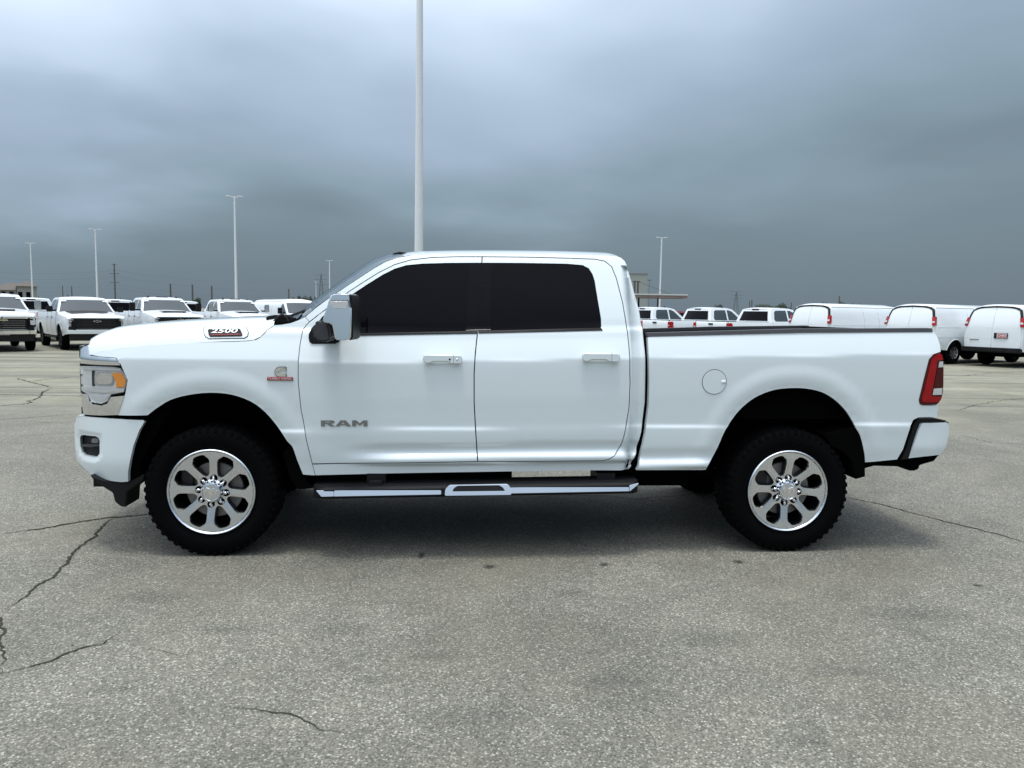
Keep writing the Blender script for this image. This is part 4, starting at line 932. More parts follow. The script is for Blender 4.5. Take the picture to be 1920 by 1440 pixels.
# --- wheels
def make_wheel():
    root = empty('wheel'); rr_ = .428
    prof = [(.262, .03), (.275, .008), (.30, -.008), (.34, -.016), (.375, -.014), (.40, -.006), (.413, .006), (.420, .03), (.422, .13), (.420, .235), (.413, .265), (.40, .277), (.34, .285), (.29, .275), (.262, .25)]
    bm = bmesh.new(); lathe(bm, prof, 96)
    def block(a, da, r0_, r1_, y0_, y1_):
        v = []
        for rr2, aa, yy in ((r0_, a, y0_), (r0_, a+da, y0_), (r0_, a+da, y1_), (r0_, a, y1_), (r1_, a+.12*da, y0_+.003), (r1_, a+.88*da, y0_+.003), (r1_, a+.88*da, y1_), (r1_, a+.12*da, y1_)):
            v.append(bm.verts.new((rr2*math.cos(aa), yy, rr2*math.sin(aa))))
        for q in ((0, 1, 5, 4), (1, 2, 6, 5), (2, 3, 7, 6), (3, 0, 4, 7), (4, 5, 6, 7)): bm.faces.new([v[i] for i in q])
    NL = 50; st_ = 2*math.pi/NL
    for i in range(NL):
        a = i*st_
        for s_ in (0, 1):
            y_ = lambda q: q if not s_ else .27-q
            lo_ = .003 if i % 2 else .008
            block(a, st_*.62, .405, .4232 if i % 2 else .4222, min(y_(lo_), y_(.055)), max(y_(lo_), y_(.055)))
            # side biter on the sidewall
            y0_, y1_ = (-.014, .0) if not s_ else (.270, .284)
            block(a+.1*st_, st_*.5, .378 if i % 2 else .390, .414, y0_, y1_)
        block(a+.3*st_, st_*.7, .41, .4240, .075, .125); block(a+.75*st_, st_*.66, .41, .4240, .145, .195)
    ty = fin('tyre', bm, RUBBER, root, smooth=True, angle=25)
    # raised sidewall rings
    # rim: face with eight openings
    bm = bmesh.new(); NS = 8; ro, ri = .262, .074
    hole = [(.102, 0), (.104, .010), (.118, .0225), (.155, .0385), (.190, .0525), (.207, .0545), (.239, .036), (.245, .020), (.246, 0)]
    hole = hole+[(a, -b) for a, b in hole[::-1][1:-1]]
    n = len(hole)
    def P3(r_, t_, ang, y_): return (r_*math.cos(ang)-t_*math.sin(ang), y_, r_*math.sin(ang)+t_*math.cos(ang))
    half = math.pi/NS
    def face_y(r_): return .020 if r_ < .118 else (.020-.018*(r_-.118)/.08 if r_ < .198 else .002-.004*(r_-.198)/.06)
    cache = {}
    def V(co):
        k = tuple(round(c_, 5) for c_ in co)
        if k not in cache: cache[k] = bm.verts.new(co)
        return cache[k]
    for s_ in range(NS):
        ang = s_*2*half+half
        inner = [V(P3(a, b, ang, face_y(a))) for a, b in hole]
        outer = []
        for a, b in hole:
            th = math.atan2(b, a-.182); k_ = hole.index((a, b))
            # match onto the sector outline
            m_ = {0: (ri, 0), 1: (ri, .45), 2: (ri, 1), 3: (.150, 1), 4: (.19, 1), 5: (.232, 1), 6: (ro, 1), 7: (ro, .5), 8: (ro, 0)}
            kk = k_ if k_ <= 8 else 16-k_; r_, fr_ = m_[kk]; sg = 1 if k_ <= 8 else -1
            aa = ang+sg*fr_*half; outer.append(V((r_*math.cos(aa), face_y(r_), r_*math.sin(aa))))
        for i in range(n):
            j = (i+1) % n
            try: bm.faces.new((inner[i], inner[j], outer[j], outer[i]))
            except ValueError: pass
        # chamfer then deep pocket wall
        cen = (.182, 0)
        ch = [V(P3(cen[0]+(a-cen[0])*.975, b*.90, ang, face_y(a)+.010)) for a, b in hole]
        dp = [V(P3(cen[0]+(a-cen[0])*.965, b*.93, ang, face_y(a)+.06)) for a, b in hole]
        for i in range(n):
            j = (i+1) % n
            bm.faces.new((inner[j], inner[i], ch[i], ch[j])); g = bm.faces.new((ch[j], ch[i], dp[i], dp[j])); g.material_index = 1
    rim = fin('rim', bm, [ALU, ALUD], root, smooth=True, angle=7)
    bm = bmesh.new(); lathe(bm, [(.2621, 0), (.266, -.010), (.272, -.014), (.277, -.010), (.279, .0), (.277, .012), (.264, .03), (.255, .06), (.235, .10), (.232, .22), (.255, .25)], 96); fin('rim_lip', bm, ALU, root, smooth=True)
    bm = bmesh.new(); lathe(bm, [(.262, .0), (.250, .03), (.244, .08), (.235, .1), (.232, .22)], 64); fin('barrel', bm, ALUD, root, smooth=True)
    bm = bmesh.new(); lathe(bm, [(.078, .021), (.070, .014), (.066, .004), (.065, -.012), (.061, -.020), (.054, -.022), (.050, -.016), (.048, -.016), (.0, -.018)], 48); cap = fin('centre_cap', bm, ALU, root, smooth=True, angle=25)
    # horned head relief on the cap
    HG = [[(-.030, .010), (-.020, .022), (-.006, .018), (0, .012), (.006, .018), (.020, .022), (.030, .010), (.028, -.004), (.018, -.010), (.020, .004), (.012, .010), (.006, -.006), (.004, -.028), (0, -.031), (-.004, -.028), (-.006, -.006), (-.012, .010), (-.020, .004), (-.018, -.010), (-.028, -.004)]]
    bm = bmesh.new()
    for P in HG:
        a = [bm.verts.new((x*1.35, -.026, z_*1.35)) for x, z_ in P]; b = [bm.verts.new((x*1.45, -.016, z_*1.45)) for x, z_ in P]; bm.faces.new(a)
        for i in range(len(P)): bm.faces.new((a[i], a[(i+1) % len(P)], b[(i+1) % len(P)], b[i]))
    fin('cap_emblem', bm, CHROME, root)
    for k in range(8):
        a = R(90+k*45-3); c_ = (.0855*math.cos(a), 0, .0855*math.sin(a))
        bm = bmesh.new(); lathe(bm, [(.0225, .012), (.0225, -.0045), (.0210, -.0045), (.0205, .0), (0, .0)], 20); sk_ = fin('lug_socket', bm, UNDER, root, smooth=True); sk_.location = (c_[0], .0185, c_[2])
        bm = bmesh.new(); lathe(bm, [(.0105, .02), (.0105, -.004), (.0085, -.010), (.004, -.013), (0, -.0135)], 12); ln_ = fin('lug_nut', bm, CHROME, root, smooth=True, angle=40); ln_.location = (c_[0], .016, c_[2])
    bm = bmesh.new(); lathe(bm, [(.075, .075), (.178, .075), (.182, .08), (.182, .105), (.075, .105)], 48); lathe(bm, [(.0, .06), (.075, .06), (.085, .1)], 32); fin('brake_disc', bm, STEEL, root, smooth=True)
    bm = bmesh.new(); box(bm, (-.215, .055, -.02), (-.125, .15, .15)); bmesh.ops.bevel(bm, geom=bm.edges[:], offset=.012, segments=2, affect='EDGES'); fin('brake_caliper', bm, ALUD, root)
    bm = bmesh.new(); lathe(bm, [(0, .20), (.232, .20)], 32); fin('wheel_back', bm, UNDER, root)
    return root
def copy_tree(o, parent=None):
    c_ = o.copy(); C.objects.link(c_); c_.parent = parent; c_.matrix_parent_inverse = o.matrix_parent_inverse.copy()
    for ch in o.children: copy_tree(ch, c_)
    return c_
wh = make_wheel(); wheels = [wh]
for k in range(3): wheels.append(copy_tree(wh))
for o, (x, y, s_) in zip(wheels, ((0, .035, 0), (3.797, .035, 0), (0, W-.035, 1), (3.797, W-.035, 1))):
    o.parent = truck; o.location = (x, y, .421); o.rotation_euler = (0, R(4) if not s_ else 0, math.pi if s_ else 0)
adopt(list(bpy.data.objects))
for o in (wheels): o.matrix_parent_inverse = truck_inv


# ================================================================== background vehicles
def by(cp): return hermite(cp)
TUMBLE_P = by([(.3, .05), (.55, .03), (.8, .005), (1.0, 0), (1.15, .012), (1.30, .045), (1.40, .075), (1.45, .10), (1.7, .19), (1.95, .30)])
TUMBLE_V = by([(.3, .05), (.6, .02), (.95, 0), (1.15, .01), (1.4, .04), (1.7, .10), (1.95, .20), (2.12, .40)])
def dish(parent, r_, name='wheel', style=0, side=0, loc=(0, 0, 0), W_=2.05):
    w_ = empty(name); w_.parent = parent; w_.location = loc; w_.rotation_euler = (0, R(rnd.uniform(0, 40)), math.pi if side else 0)
    return w_
bg_wheel_mesh = {}
def bg_wheel(parent, loc, side, style, r_=.41):
    w_ = empty('wheel'); w_.parent = parent; w_.location = loc; w_.rotation_euler = (0, .3, math.pi if side else 0)
    if style not in bg_wheel_mesh:
        bm = bmesh.new(); lathe(bm, [(.235, .02), (.25, .0), (.30, -.012), (.36, -.01), (.395, .01), (.41, .04), (.41, .21), (.39, .24), (.25, .24)], 40)
        t_ = fin('tyre', bm, RUBBER, w_, smooth=True, angle=40)
        rm_ = (ALU, BLACK, ALU)[style]
        bm = bmesh.new(); ns = (6, 6, 8)[style]; ro, ri = .215, .06
        # spokes as wedges between a hub and a lip
        lathe(bm, [(.24, .02), (.235, -.004), (.218, .0), (.205, .05), (.20, .12)], 40); lathe(bm, [(.07, .05), (.065, .02), (.04, .012), (0, .01)], 24)
        for k in range(ns):
            a = 2*math.pi*k/ns; hw = .030
            q = []
            for rr2, yy in ((.05, .02), (.215, .008)):
                wv = hw*(1.0 if rr2 < .1 else 1.35)
                for s_ in (-1, 1): q.append(bm.verts.new((rr2*math.cos(a)-s_*wv*math.sin(a), yy, rr2*math.sin(a)+s_*wv*math.cos(a))))
            q2 = [bm.verts.new(v_.co+Vector((0, .05, 0))) for v_ in q]
            bm.faces.new((q[0], q[1], q[3], q[2])); bm.faces.new((q[0], q[2], q2[2], q2[0])); bm.faces.new((q[1], q[3], q2[3], q2[1]))
        rim_ = fin('rim', bm, rm_, w_, smooth=True, angle=30)
        bm = bmesh.new(); lathe(bm, [(0, .13), (.22, .13)], 24); bk = fin('wheel_back', bm, UNDER, w_)
        bg_wheel_mesh[style] = (t_.data, rim_.data, bk.data)
    else:
        for nm, me in zip(('tyre', 'rim', 'wheel_back'), bg_wheel_mesh[style]):
            o = bpy.data.objects.new(nm, me); C.objects.link(o); o.parent = w_
    return w_
def arch_pts(cx, r_, zc, n=9, zmin=.5):
    a0 = math.asin(min(1, max(-1, (zmin-zc)/r_))); return [(cx+r_*math.cos(a0+(math.pi-2*a0)*k/n), zc+r_*math.sin(a0+(math.pi-2*a0)*k/n)) for k in range(n+1)][::-1]
def flatpanel(name, P, y, m, parent, side_w=None, dep=.01):
    pass
bowtie = [(-.5, -.5), (-.42, .5), (-.17, .5), (-.13, .9), (.17, .9), (.13, .5), (.5, .5), (.42, -.5), (.17, -.5), (.13, -.9), (-.17, -.9), (-.13, -.5)]
def chevron_badge(parent, x, yc, zc, w_, h_, m, facing=-1, back=None):
    if back is not None:
        bm = bmesh.new(); a = [bm.verts.new((x-facing*.0+facing*.004, yc+p[0]*w_*1.0, zc+p[1]*h_)) for p in bowtie]; bm.faces.new(a); fin('emblem_border', bm, back, parent)
        w_, h_ = w_*.82, h_*.66
    bm = bmesh.new(); a = [bm.verts.new((x+facing*.009, yc+p[0]*w_, zc+p[1]*h_)) for p in bowtie]; bm.faces.new(a); fin('emblem', bm, m, parent)
def plate(parent, x, yc, zc, facing, name='number_plate', s='COVERT'):
    bm = bmesh.new(); box(bm, (x-.008, yc-.155, zc-.078), (x+.008, yc+.155, zc+.078)); p_ = fin(name, bm, PLATEW, parent)
    bm = bmesh.new(); box(bm, (x+facing*.009-.0015, yc-.142, zc-.062), (x+facing*.009+.0015, yc+.142, zc+.062)); fin('plate_print', bm, PLATER, p_)
    text('plate_lettering', s, .105, PLATEW, p_, (x+facing*.0115, yc, zc), ext=.0005, rot=(math.pi/2, 0, -math.pi/2 if facing < 0 else math.pi/2), sx=.72, bold=.003)
def bg_pickup(loc, heading, label, style, group='white pickups parked in rows', face='front'):
    """pickup with its nose towards local -x. style keys: paint, grille, mirrors, scoop, decal, rim, hd"""
    w_ = 2.06; root = empty('pickup_truck', loc, heading, label=label, cat='pickup truck', group=group)
    O = (-1.9, -w_/2, 0)
    hd = style.get('hd', 0); dz = .06 if hd else 0
    base_objs = set(bpy.data.objects)
    Yf = lambda x, z_: TUMBLE_P(z_-dz)+(.16*(max(0, -.62-x)/.36)**2 if x < -.62 else 0)+(.05*(max(0, x-4.6)/.25)**2 if x > 4.6 else 0)-.02*(1-min(1, min(abs(math.hypot(x, z_-.43)-.52), abs(math.hypot(x-3.75, z_-.43)-.52))/.07)) if z_ < 1.2 else TUMBLE_P(z_-dz)+(.16*(max(0, -.62-x)/.36)**2 if x < -.62 else 0)
    hz = 1.28+dz
    low = [(-.92, .60), (-.95, .80), (-.95, 1.10+dz), (-.90, 1.18+dz), (-.80, hz-.06), (-.3, hz-.03), (.4, hz+.045), (.62, hz+.085)]
    beltz = 1.36+dz
    body = low+[(.70, beltz+.0), (2.50, beltz), (2.52, beltz-.02), (2.62, beltz-.02), (2.62, beltz-.005), (4.72, beltz), (4.76, beltz-.05), (4.74, .80), (4.70, .62), (4.62, .58)]+arch_pts(3.75, .52, .43, zmin=.52)[::-1]+[(3.1, .50), (.72, .50)]+arch_pts(0, .52, .43, zmin=.52)[::-1]+[(-.66, .56)]
    for mir in (None, w_):
        bm = bmesh.new(); skin(bm, body, Yf, mirror=mir, sx=.14, sz=.07, flange=.03); fin_skin('body_side', bm, WHITE2, root)
    # hood and front
    hoodE = [(p[0], Yf(*p), p[1]) for p in low[2:]]
    strip('hood', hoodE, w_, [(-.10, .01), (-.10, .03), (-.07, .07), (-.03, .085), (0, .075), (0, .07)], WHITE2, root, n=14, p=2.2)
    # cab
    gh = [(.50, beltz), (.62, beltz+.04), (1.16, 1.86+dz), (1.36, 1.90+dz), (2.22, 1.90+dz), (2.36, 1.86+dz), (2.52, beltz)]
    sides = []
    for mir in (None, w_):
        bm = bmesh.new(); skin(bm, gh, Yf, mirror=mir, sx=.14, sz=.07, flange=.04); sides.append(fin_skin('cab_side', bm, WHITE2, root))
    rE = [(p[0], Yf(*p), p[1]) for p in ((1.16, 1.86+dz), (1.22, 1.885+dz), (1.36, 1.90+dz), (2.22, 1.90+dz), (2.36, 1.86+dz))]
    strip('roof', rE, w_, [(-.09, .01), (-.05, .03), (0, .045), (0, .045), (.05, .02)], WHITE2, root, n=14)
    wE = [(p[0]-.003, Yf(*p), p[1]) for p in ((.60, beltz+.0), (1.16, 1.86+dz))]
    strip('windshield_frame', [(a+.006, b, c_) for a, b, c_ in wE], w_, (-.09, 0), WHITE2, root, n=14)
    def lerp3(a, b, t_): return tuple(a[i]+(b[i]-a[i])*t_ for i in range(3))
    wsE = [lerp3(wE[0], wE[1], .02), lerp3(wE[0], wE[1], .93)]; wsE = [(a-.010, b, c_) for a, b, c_ in wsE]; strip('windshield', wsE, w_, (-.09, 0), GLASS2, root, n=14, smooth=True, tl=.035)
    strip('cowl', [(a-.016, b, c_) for a, b, c_ in [lerp3(wE[0], wE[1], -.02), lerp3(wE[0], wE[1], .05)]], w_, (-.09, 0), BLACK, root, n=14, tl=.03)
    bE = [(p[0]+.003, Yf(*p), p[1]) for p in ((2.36, 1.86+dz), (2.44, 1.62+dz), (2.52, beltz-.03))]
    strip('cab_back', bE, w_, (.05, 0), WHITE2, root, n=14)
    gE = [lerp3(bE[0], bE[2], .14), lerp3(bE[0], bE[2], .86)]; strip('rear_window', [(a+.010, b, c_) for a, b, c_ in gE], w_, (.05, 0), TINT, root, n=14, tl=.09)
    bm = bmesh.new(); box(bm, (2.335, w_/2-.18, 1.83+dz), (2.43, w_/2+.18, 1.89+dz)); fin('high_brake_light', bm, REDDARK, root)
    # side windows with pillar between
    for k, (P, nm) in enumerate((([(.80, beltz+.03), (1.20, 1.76+dz), (1.34, 1.82+dz), (1.50, 1.83+dz), (1.50, beltz+.03)], 'side_window'), ([(1.58, beltz+.03), (1.58, 1.83+dz), (2.14, 1.82+dz), (2.24, 1.76+dz), (2.32, beltz+.10), (2.28, beltz+.03)], 'side_window'))):
        for sde, mir in zip(sides, (None, w_)):
            bm = bmesh.new(); skin(bm, P, Yf, mirror=mir, out_=.004, flange=.006, sx=.3, sz=.1); fin_skin(nm, bm, style.get('glass', GLASS2), sde)
    # door seams and handles
    for mir in (0, 1):
        yy = lambda q: q if not mir else w_-q
        for x in (.58, 1.54, 2.44):
            bm = bmesh.new(); tube(bm, [(x, yy(Yf(x, z_)-.0015), z_) for z_ in (.60, .8, 1.0, 1.15, 1.28, beltz)], .004, 4); fin('door_seam', bm, BLACK, root)
        for x in (1.40, 2.24):
            bm = bmesh.new(); y_ = yy(Yf(x, 1.16+dz)-.02); box(bm, (x-.09, min(y_, yy(Yf(x, 1.16))), 1.15+dz), (x+.09, max(y_, yy(Yf(x, 1.16))), 1.18+dz)); fin('door_handle', bm, style.get('trim', BLACK), root)
        # mirrors
        big = style.get('bigmirror', 0); h_ = .17 if not big else .30; mm_ = []
        xm, zm = .72, beltz+.05; bm = bmesh.new(); y0_, y1_ = yy(.06), yy(-.10 if not big else -.16); box(bm, (xm-.03, min(y0_, y1_), zm-.02), (xm+.05, max(y0_, y1_), zm+.04)); q_ = fin('mirror_arm', bm, BLACK, root)
        bm = bmesh.new(); y0_, y1_ = yy(-.06 if not big else -.14), yy(-.26 if not big else -.34); box(bm, (xm-.06, min(y0_, y1_), zm-.04), (xm+.07, max(y0_, y1_), zm+h_)); bmesh.ops.bevel(bm, geom=bm.edges[:], offset=.022, segments=2, affect='EDGES'); fin('door_mirror', bm, style.get('mirror', BLACK), root, smooth=True, angle=50)
        # arch liners
        for cx_ in (0, 3.75):
            bm = bmesh.new(); P = arch_pts(cx_, .52, .43, zmin=.52); a = [bm.verts.new((x, yy(Yf(x, z_)+.02), z_)) for x, z_ in P]; b = [bm.verts.new((x, yy(.42), z_)) for x, z_ in P]
            for i in range(len(P)-1): bm.faces.new((a[i], a[i+1], b[i+1], b[i]))
            bm.faces.new(b); fin('wheel_arch_liner', bm, UNDER, root)
            bg_wheel(root, (cx_, yy(.03), .41), mir, style.get('rim', 0))
        bm = bmesh.new(); y_ = yy(-.01); y2_ = yy(.12); box(bm, (.62, min(y_, y2_), .40), (2.9, max(y_, y2_), .46)); fin('side_step', bm, BLACK, root)
    # bed inside, tailgate, rear bumper
    bm = bmesh.new(); box(bm, (2.62, .1, .95), (4.70, w_-.1, 1.0)); fin('bed_floor', bm, UNDER, root)
    bm = bmesh.new()
    box(bm, (2.60, .09, beltz-.03), (4.74, .17, beltz+.008)); fin('bed_rail_cap', bm, BLACK, root); bm = bmesh.new(); box(bm, (2.60, w_-.17, beltz-.03), (4.74, w_-.09, beltz+.008)); fin('bed_rail_cap', bm, BLACK, root)
    tE = [(4.73, .115, beltz-.01), (4.755, .10, beltz-.05), (4.75, .09, 1.1), (4.74, .09, .78)]
    strip('tailgate', tE, w_, (.02, 0), WHITE2, root, n=8, p=5); bm = bmesh.new(); box(bm, (4.66, .16, .8), (4.72, w_-.16, beltz-.005)); fin('tailgate_inner', bm, BLACK, root)
    bm = bmesh.new(); box(bm, (4.76, w_/2-.12, beltz-.13), (4.80, w_/2+.12, beltz-.07)); fin('tailgate_handle', bm, BLACK, root)
    for mir in (0, 1):
        yy = lambda q: q if not mir else w_-q
        P = [(4.60, .98), (4.765, .98), (4.775, beltz-.10), (4.765, beltz-.05), (4.62, beltz-.05), (4.58, beltz-.12), (4.62, 1.17), (4.58, 1.10)]
        bm = bmesh.new(); a = [bm.verts.new((x+.006, yy(Yf(min(x, 4.74), z_)-.012), z_)) for x, z_ in P]; b = [bm.verts.new((x+(.006 if x > 4.7 else 0), yy(.17), z_)) for x, z_ in P]; bm.faces.new(a)
        bm.faces.new(b)
        for i in range(len(P)): bm.faces.new((a[i], a[(i+1) % len(P)], b[(i+1) % len(P)], b[i]))
        tl_ = fin('taillight', bm, REDLENS, root)
        bm = bmesh.new(); y0_, y1_ = sorted((yy(.06), yy(.15))); box(bm, (4.77, y0_, 1.13), (4.785, y1_, 1.17)); fin('reverse_lamp', bm, CLEARW, tl_)
    bm = bmesh.new(); box(bm, (4.72, .06, .60), (4.92, w_-.06, .80)); bmesh.ops.bevel(bm, geom=bm.edges[:], offset=.03, segments=2, affect='EDGES'); fin('rear_bumper', bm, style.get('bumper', CHROME), root)
    # front fascia: parts cross the nose on a curve
    def nose(name, z0_, z1_, y0_, m, d=.0, dz0=0, par=None, x0_=-.93):
        e_ = [(x0_-d+.02, y0_, z0_), (x0_-d, y0_, z0_+.01), (x0_-d, y0_, z1_-.01), (x0_-d+.02, y0_, z1_)]
        return strip(name, e_, w_, (-.13+.0, 0), m, par or root, n=14, p=2.4, angle=30)
    g = style.get('grille', 'black'); G1 = 1.155+dz
    nose('front_panel', .62, G1+.03, .10, WHITE2, -.03)
    gr = nose('grille', .78, G1, .22, BLACK, .03)
    if g == 'chrome':
        for k in range(4): nose('grille_bar', .82+k*.075, .845+k*.075, .30, CHROME, .05, par=gr)
        nose('grille_bar', G1-.09, G1-.0, .16, CHROME, .055, par=gr)
    else:
        for k in range(3): nose('grille_bar', .84+k*.09, .85+k*.09, .32, GREYP, .04, par=gr)
    bump_m = WHITE2 if g != 'chrome' else CHROME
    nose('front_bumper', .60, .74, .09, bump_m, .07)
    nose('lower_fascia', .36, .60, .14, BLACK, .03)
    for mir in (0, 1):
        yy = lambda q: q if not mir else w_-q
        bm = bmesh.new()
        x_ = -.955
        pts_ = [(x_+.10, yy(.085), G1-.13), (x_-.035, yy(.17), G1-.15), (x_-.10, yy(.34), G1-.15), (x_-.10, yy(.36), G1-.03), (x_-.04, yy(.17), G1-.015), (x_+.16, yy(.06), G1-.01)]
        if g == 'chrome': pts_ = [(x_+.04, yy(.085), G1-.36), (x_-.05, yy(.17), G1-.40), (x_-.095, yy(.29), G1-.36), (x_-.10, yy(.31), G1-.06), (x_-.05, yy(.17), G1-.03), (x_+.10, yy(.06), G1-.06)]
        a = [bm.verts.new((p[0], p[1], p[2])) for p in pts_]; b = [bm.verts.new((p[0]+.08, p[1], p[2])) for p in pts_]; bm.faces.new(a)
        for i in range(6): bm.faces.new((a[i], a[(i+1) % 6], b[(i+1) % 6], b[i]))
        h_ = fin('headlight', bm, BLACK if g != 'x' else REFL, root)
        cxx = [sum(p[i] for p in pts_)/6 for i in range(3)]
        for (ky, kz) in ((.35, .3), (.35, -.35)):
            bm = bmesh.new(); q = [bm.verts.new((cxx[0]-.055+(0.02 if abs(p[1]-yy(.05)) < .1 else 0), cxx[1]+(p[1]-cxx[1])*.72, cxx[2]+kz*.10+(p[2]-cxx[2])*.26)) for p in pts_]; bm.faces.new(q); fin('lamp_strip', bm, CLEARW, h_)
        bm = bmesh.new(); pf = [(x_-.0, yy(.12), .64), (x_-.115, yy(.40), .64), (x_-.115, yy(.36), .72), (x_-.11, yy(.28), .86), (x_-.0, yy(.14), .86)]
        a = [bm.verts.new(p) for p in pf]; bm.faces.new(a); b = [bm.verts.new((p[0]+.05, p[1], p[2])) for p in pf]
        for i in range(5): bm.faces.new((a[i], a[(i+1) % 5], b[(i+1) % 5], b[i]))
        fin('fog_light_recess', bm, BLACK, root)
    chevron_badge(gr, -1.105, w_/2, G1-.10 if g != 'chrome' else G1-.13, .26 if g != 'chrome' else .24, .045, {'black': BLACK, 'chrome': GOLD}[g], back=CHROME)
    plate(root, -1.09, w_/2-(.35 if style.get('plate_off') else 0), .55 if g != 'chrome' else .66, -1)
    if style.get('scoop'):
        bm = bmesh.new(); box(bm, (-.42, w_/2-.42, hz+.055), (-.36, w_/2+.42, hz+.105)); sc2 = fin('hood_scoop', bm, BLACK, root)
        bm = bmesh.new(); vv = [bm.verts.new(p) for p in ((-.40, w_/2-.46, hz+.10), (-.40, w_/2+.46, hz+.10), (.35, w_/2+.40, hz+.135), (.35, w_/2-.40, hz+.135))]; bm.faces.new(vv); fin('scoop_top', bm, WHITE2, root)
    if style.get('decal'):
        bm = bmesh.new(); P = [(-.42, -.30), (-.30, .0), (-.42, .34), (-.32, .66), (.54, .72), (.54, -.72), (.0, -.56)]
        bmv = [bm.verts.new((x, w_/2+y_, 0)) for x, y_ in P]; bm.faces.new(bmv)
        for q_ in range(-2, 7): bmesh.ops.bisect_plane(bm, geom=bm.verts[:]+bm.edges[:]+bm.faces[:], plane_co=(q_*.09, 0, 0), plane_no=(1, 0, 0))
        for q_ in range(-6, 7): bmesh.ops.bisect_plane(bm, geom=bm.verts[:]+bm.edges[:]+bm.faces[:], plane_co=(0, w_/2+q_*.12, 0), plane_no=(0, 1, 0))
        ho = [o for o in bpy.data.objects if o.name.split('.')[0] == 'hood' and o.parent == root][0]; bpy.context.view_layer.update()
        for v_ in bm.verts:
            h_, l_, _, _ = ho.ray_cast(Vector((v_.co.x, v_.co.y, 5)), Vector((0, 0, -1))); v_.co.z = l_.z+.006 if h_ else hz+.08
        fin('hood_decal', bm, BLACK, root)
    if style.get('tags', 1) and face == 'front':
        for y_ in (.30, w_-.34):
            bm = bmesh.new(); f_ = lerp3(wE[0], wE[1], .86); t_ = 2*y_/w_-1; s_ = 1-abs(t_)**2.4
            xq = f_[0]-.012-.09*s_-.01; bm.faces.new([bm.verts.new(p) for p in ((xq-.04, y_-.10, f_[2]-.03), (xq-.04, y_+.10, f_[2]-.03), (xq, y_+.10, f_[2]+.01), (xq, y_-.10, f_[2]+.01))]); fin('windshield_sticker', bm, BADGEW, root)
    bm = bmesh.new(); tube(bm, [(1.42, w_/2+.45, 1.93+dz), (1.50, w_/2+.45, 2.00+dz)], .02, 6); fin('roof_antenna', bm, BLACK, root)
    if hd:
        for y_ in (-.55, 0, .55):
            bm = bmesh.new(); ww = .04 if y_ else .22; box(bm, (1.24, w_/2+y_-ww, 1.92+dz), (1.30, w_/2+y_+ww, 1.96+dz)); fin('cab_marker_light', bm, GREYP, root)
    bm = bmesh.new(); box(bm, (-.7, .45, .35), (4.6, w_-.45, .75)); box(bm, (-.6, .3, .75), (4.5, w_-.3, .95)); box(bm, (.5, .2, .48), (2.6, w_-.2, .95)); fin('frame', bm, UNDER, root)
    inv = Matrix.Translation(Vector(O))
    for o in set(bpy.data.objects)-base_objs:
        if o.parent == root: o.matrix_parent_inverse = inv
    return root
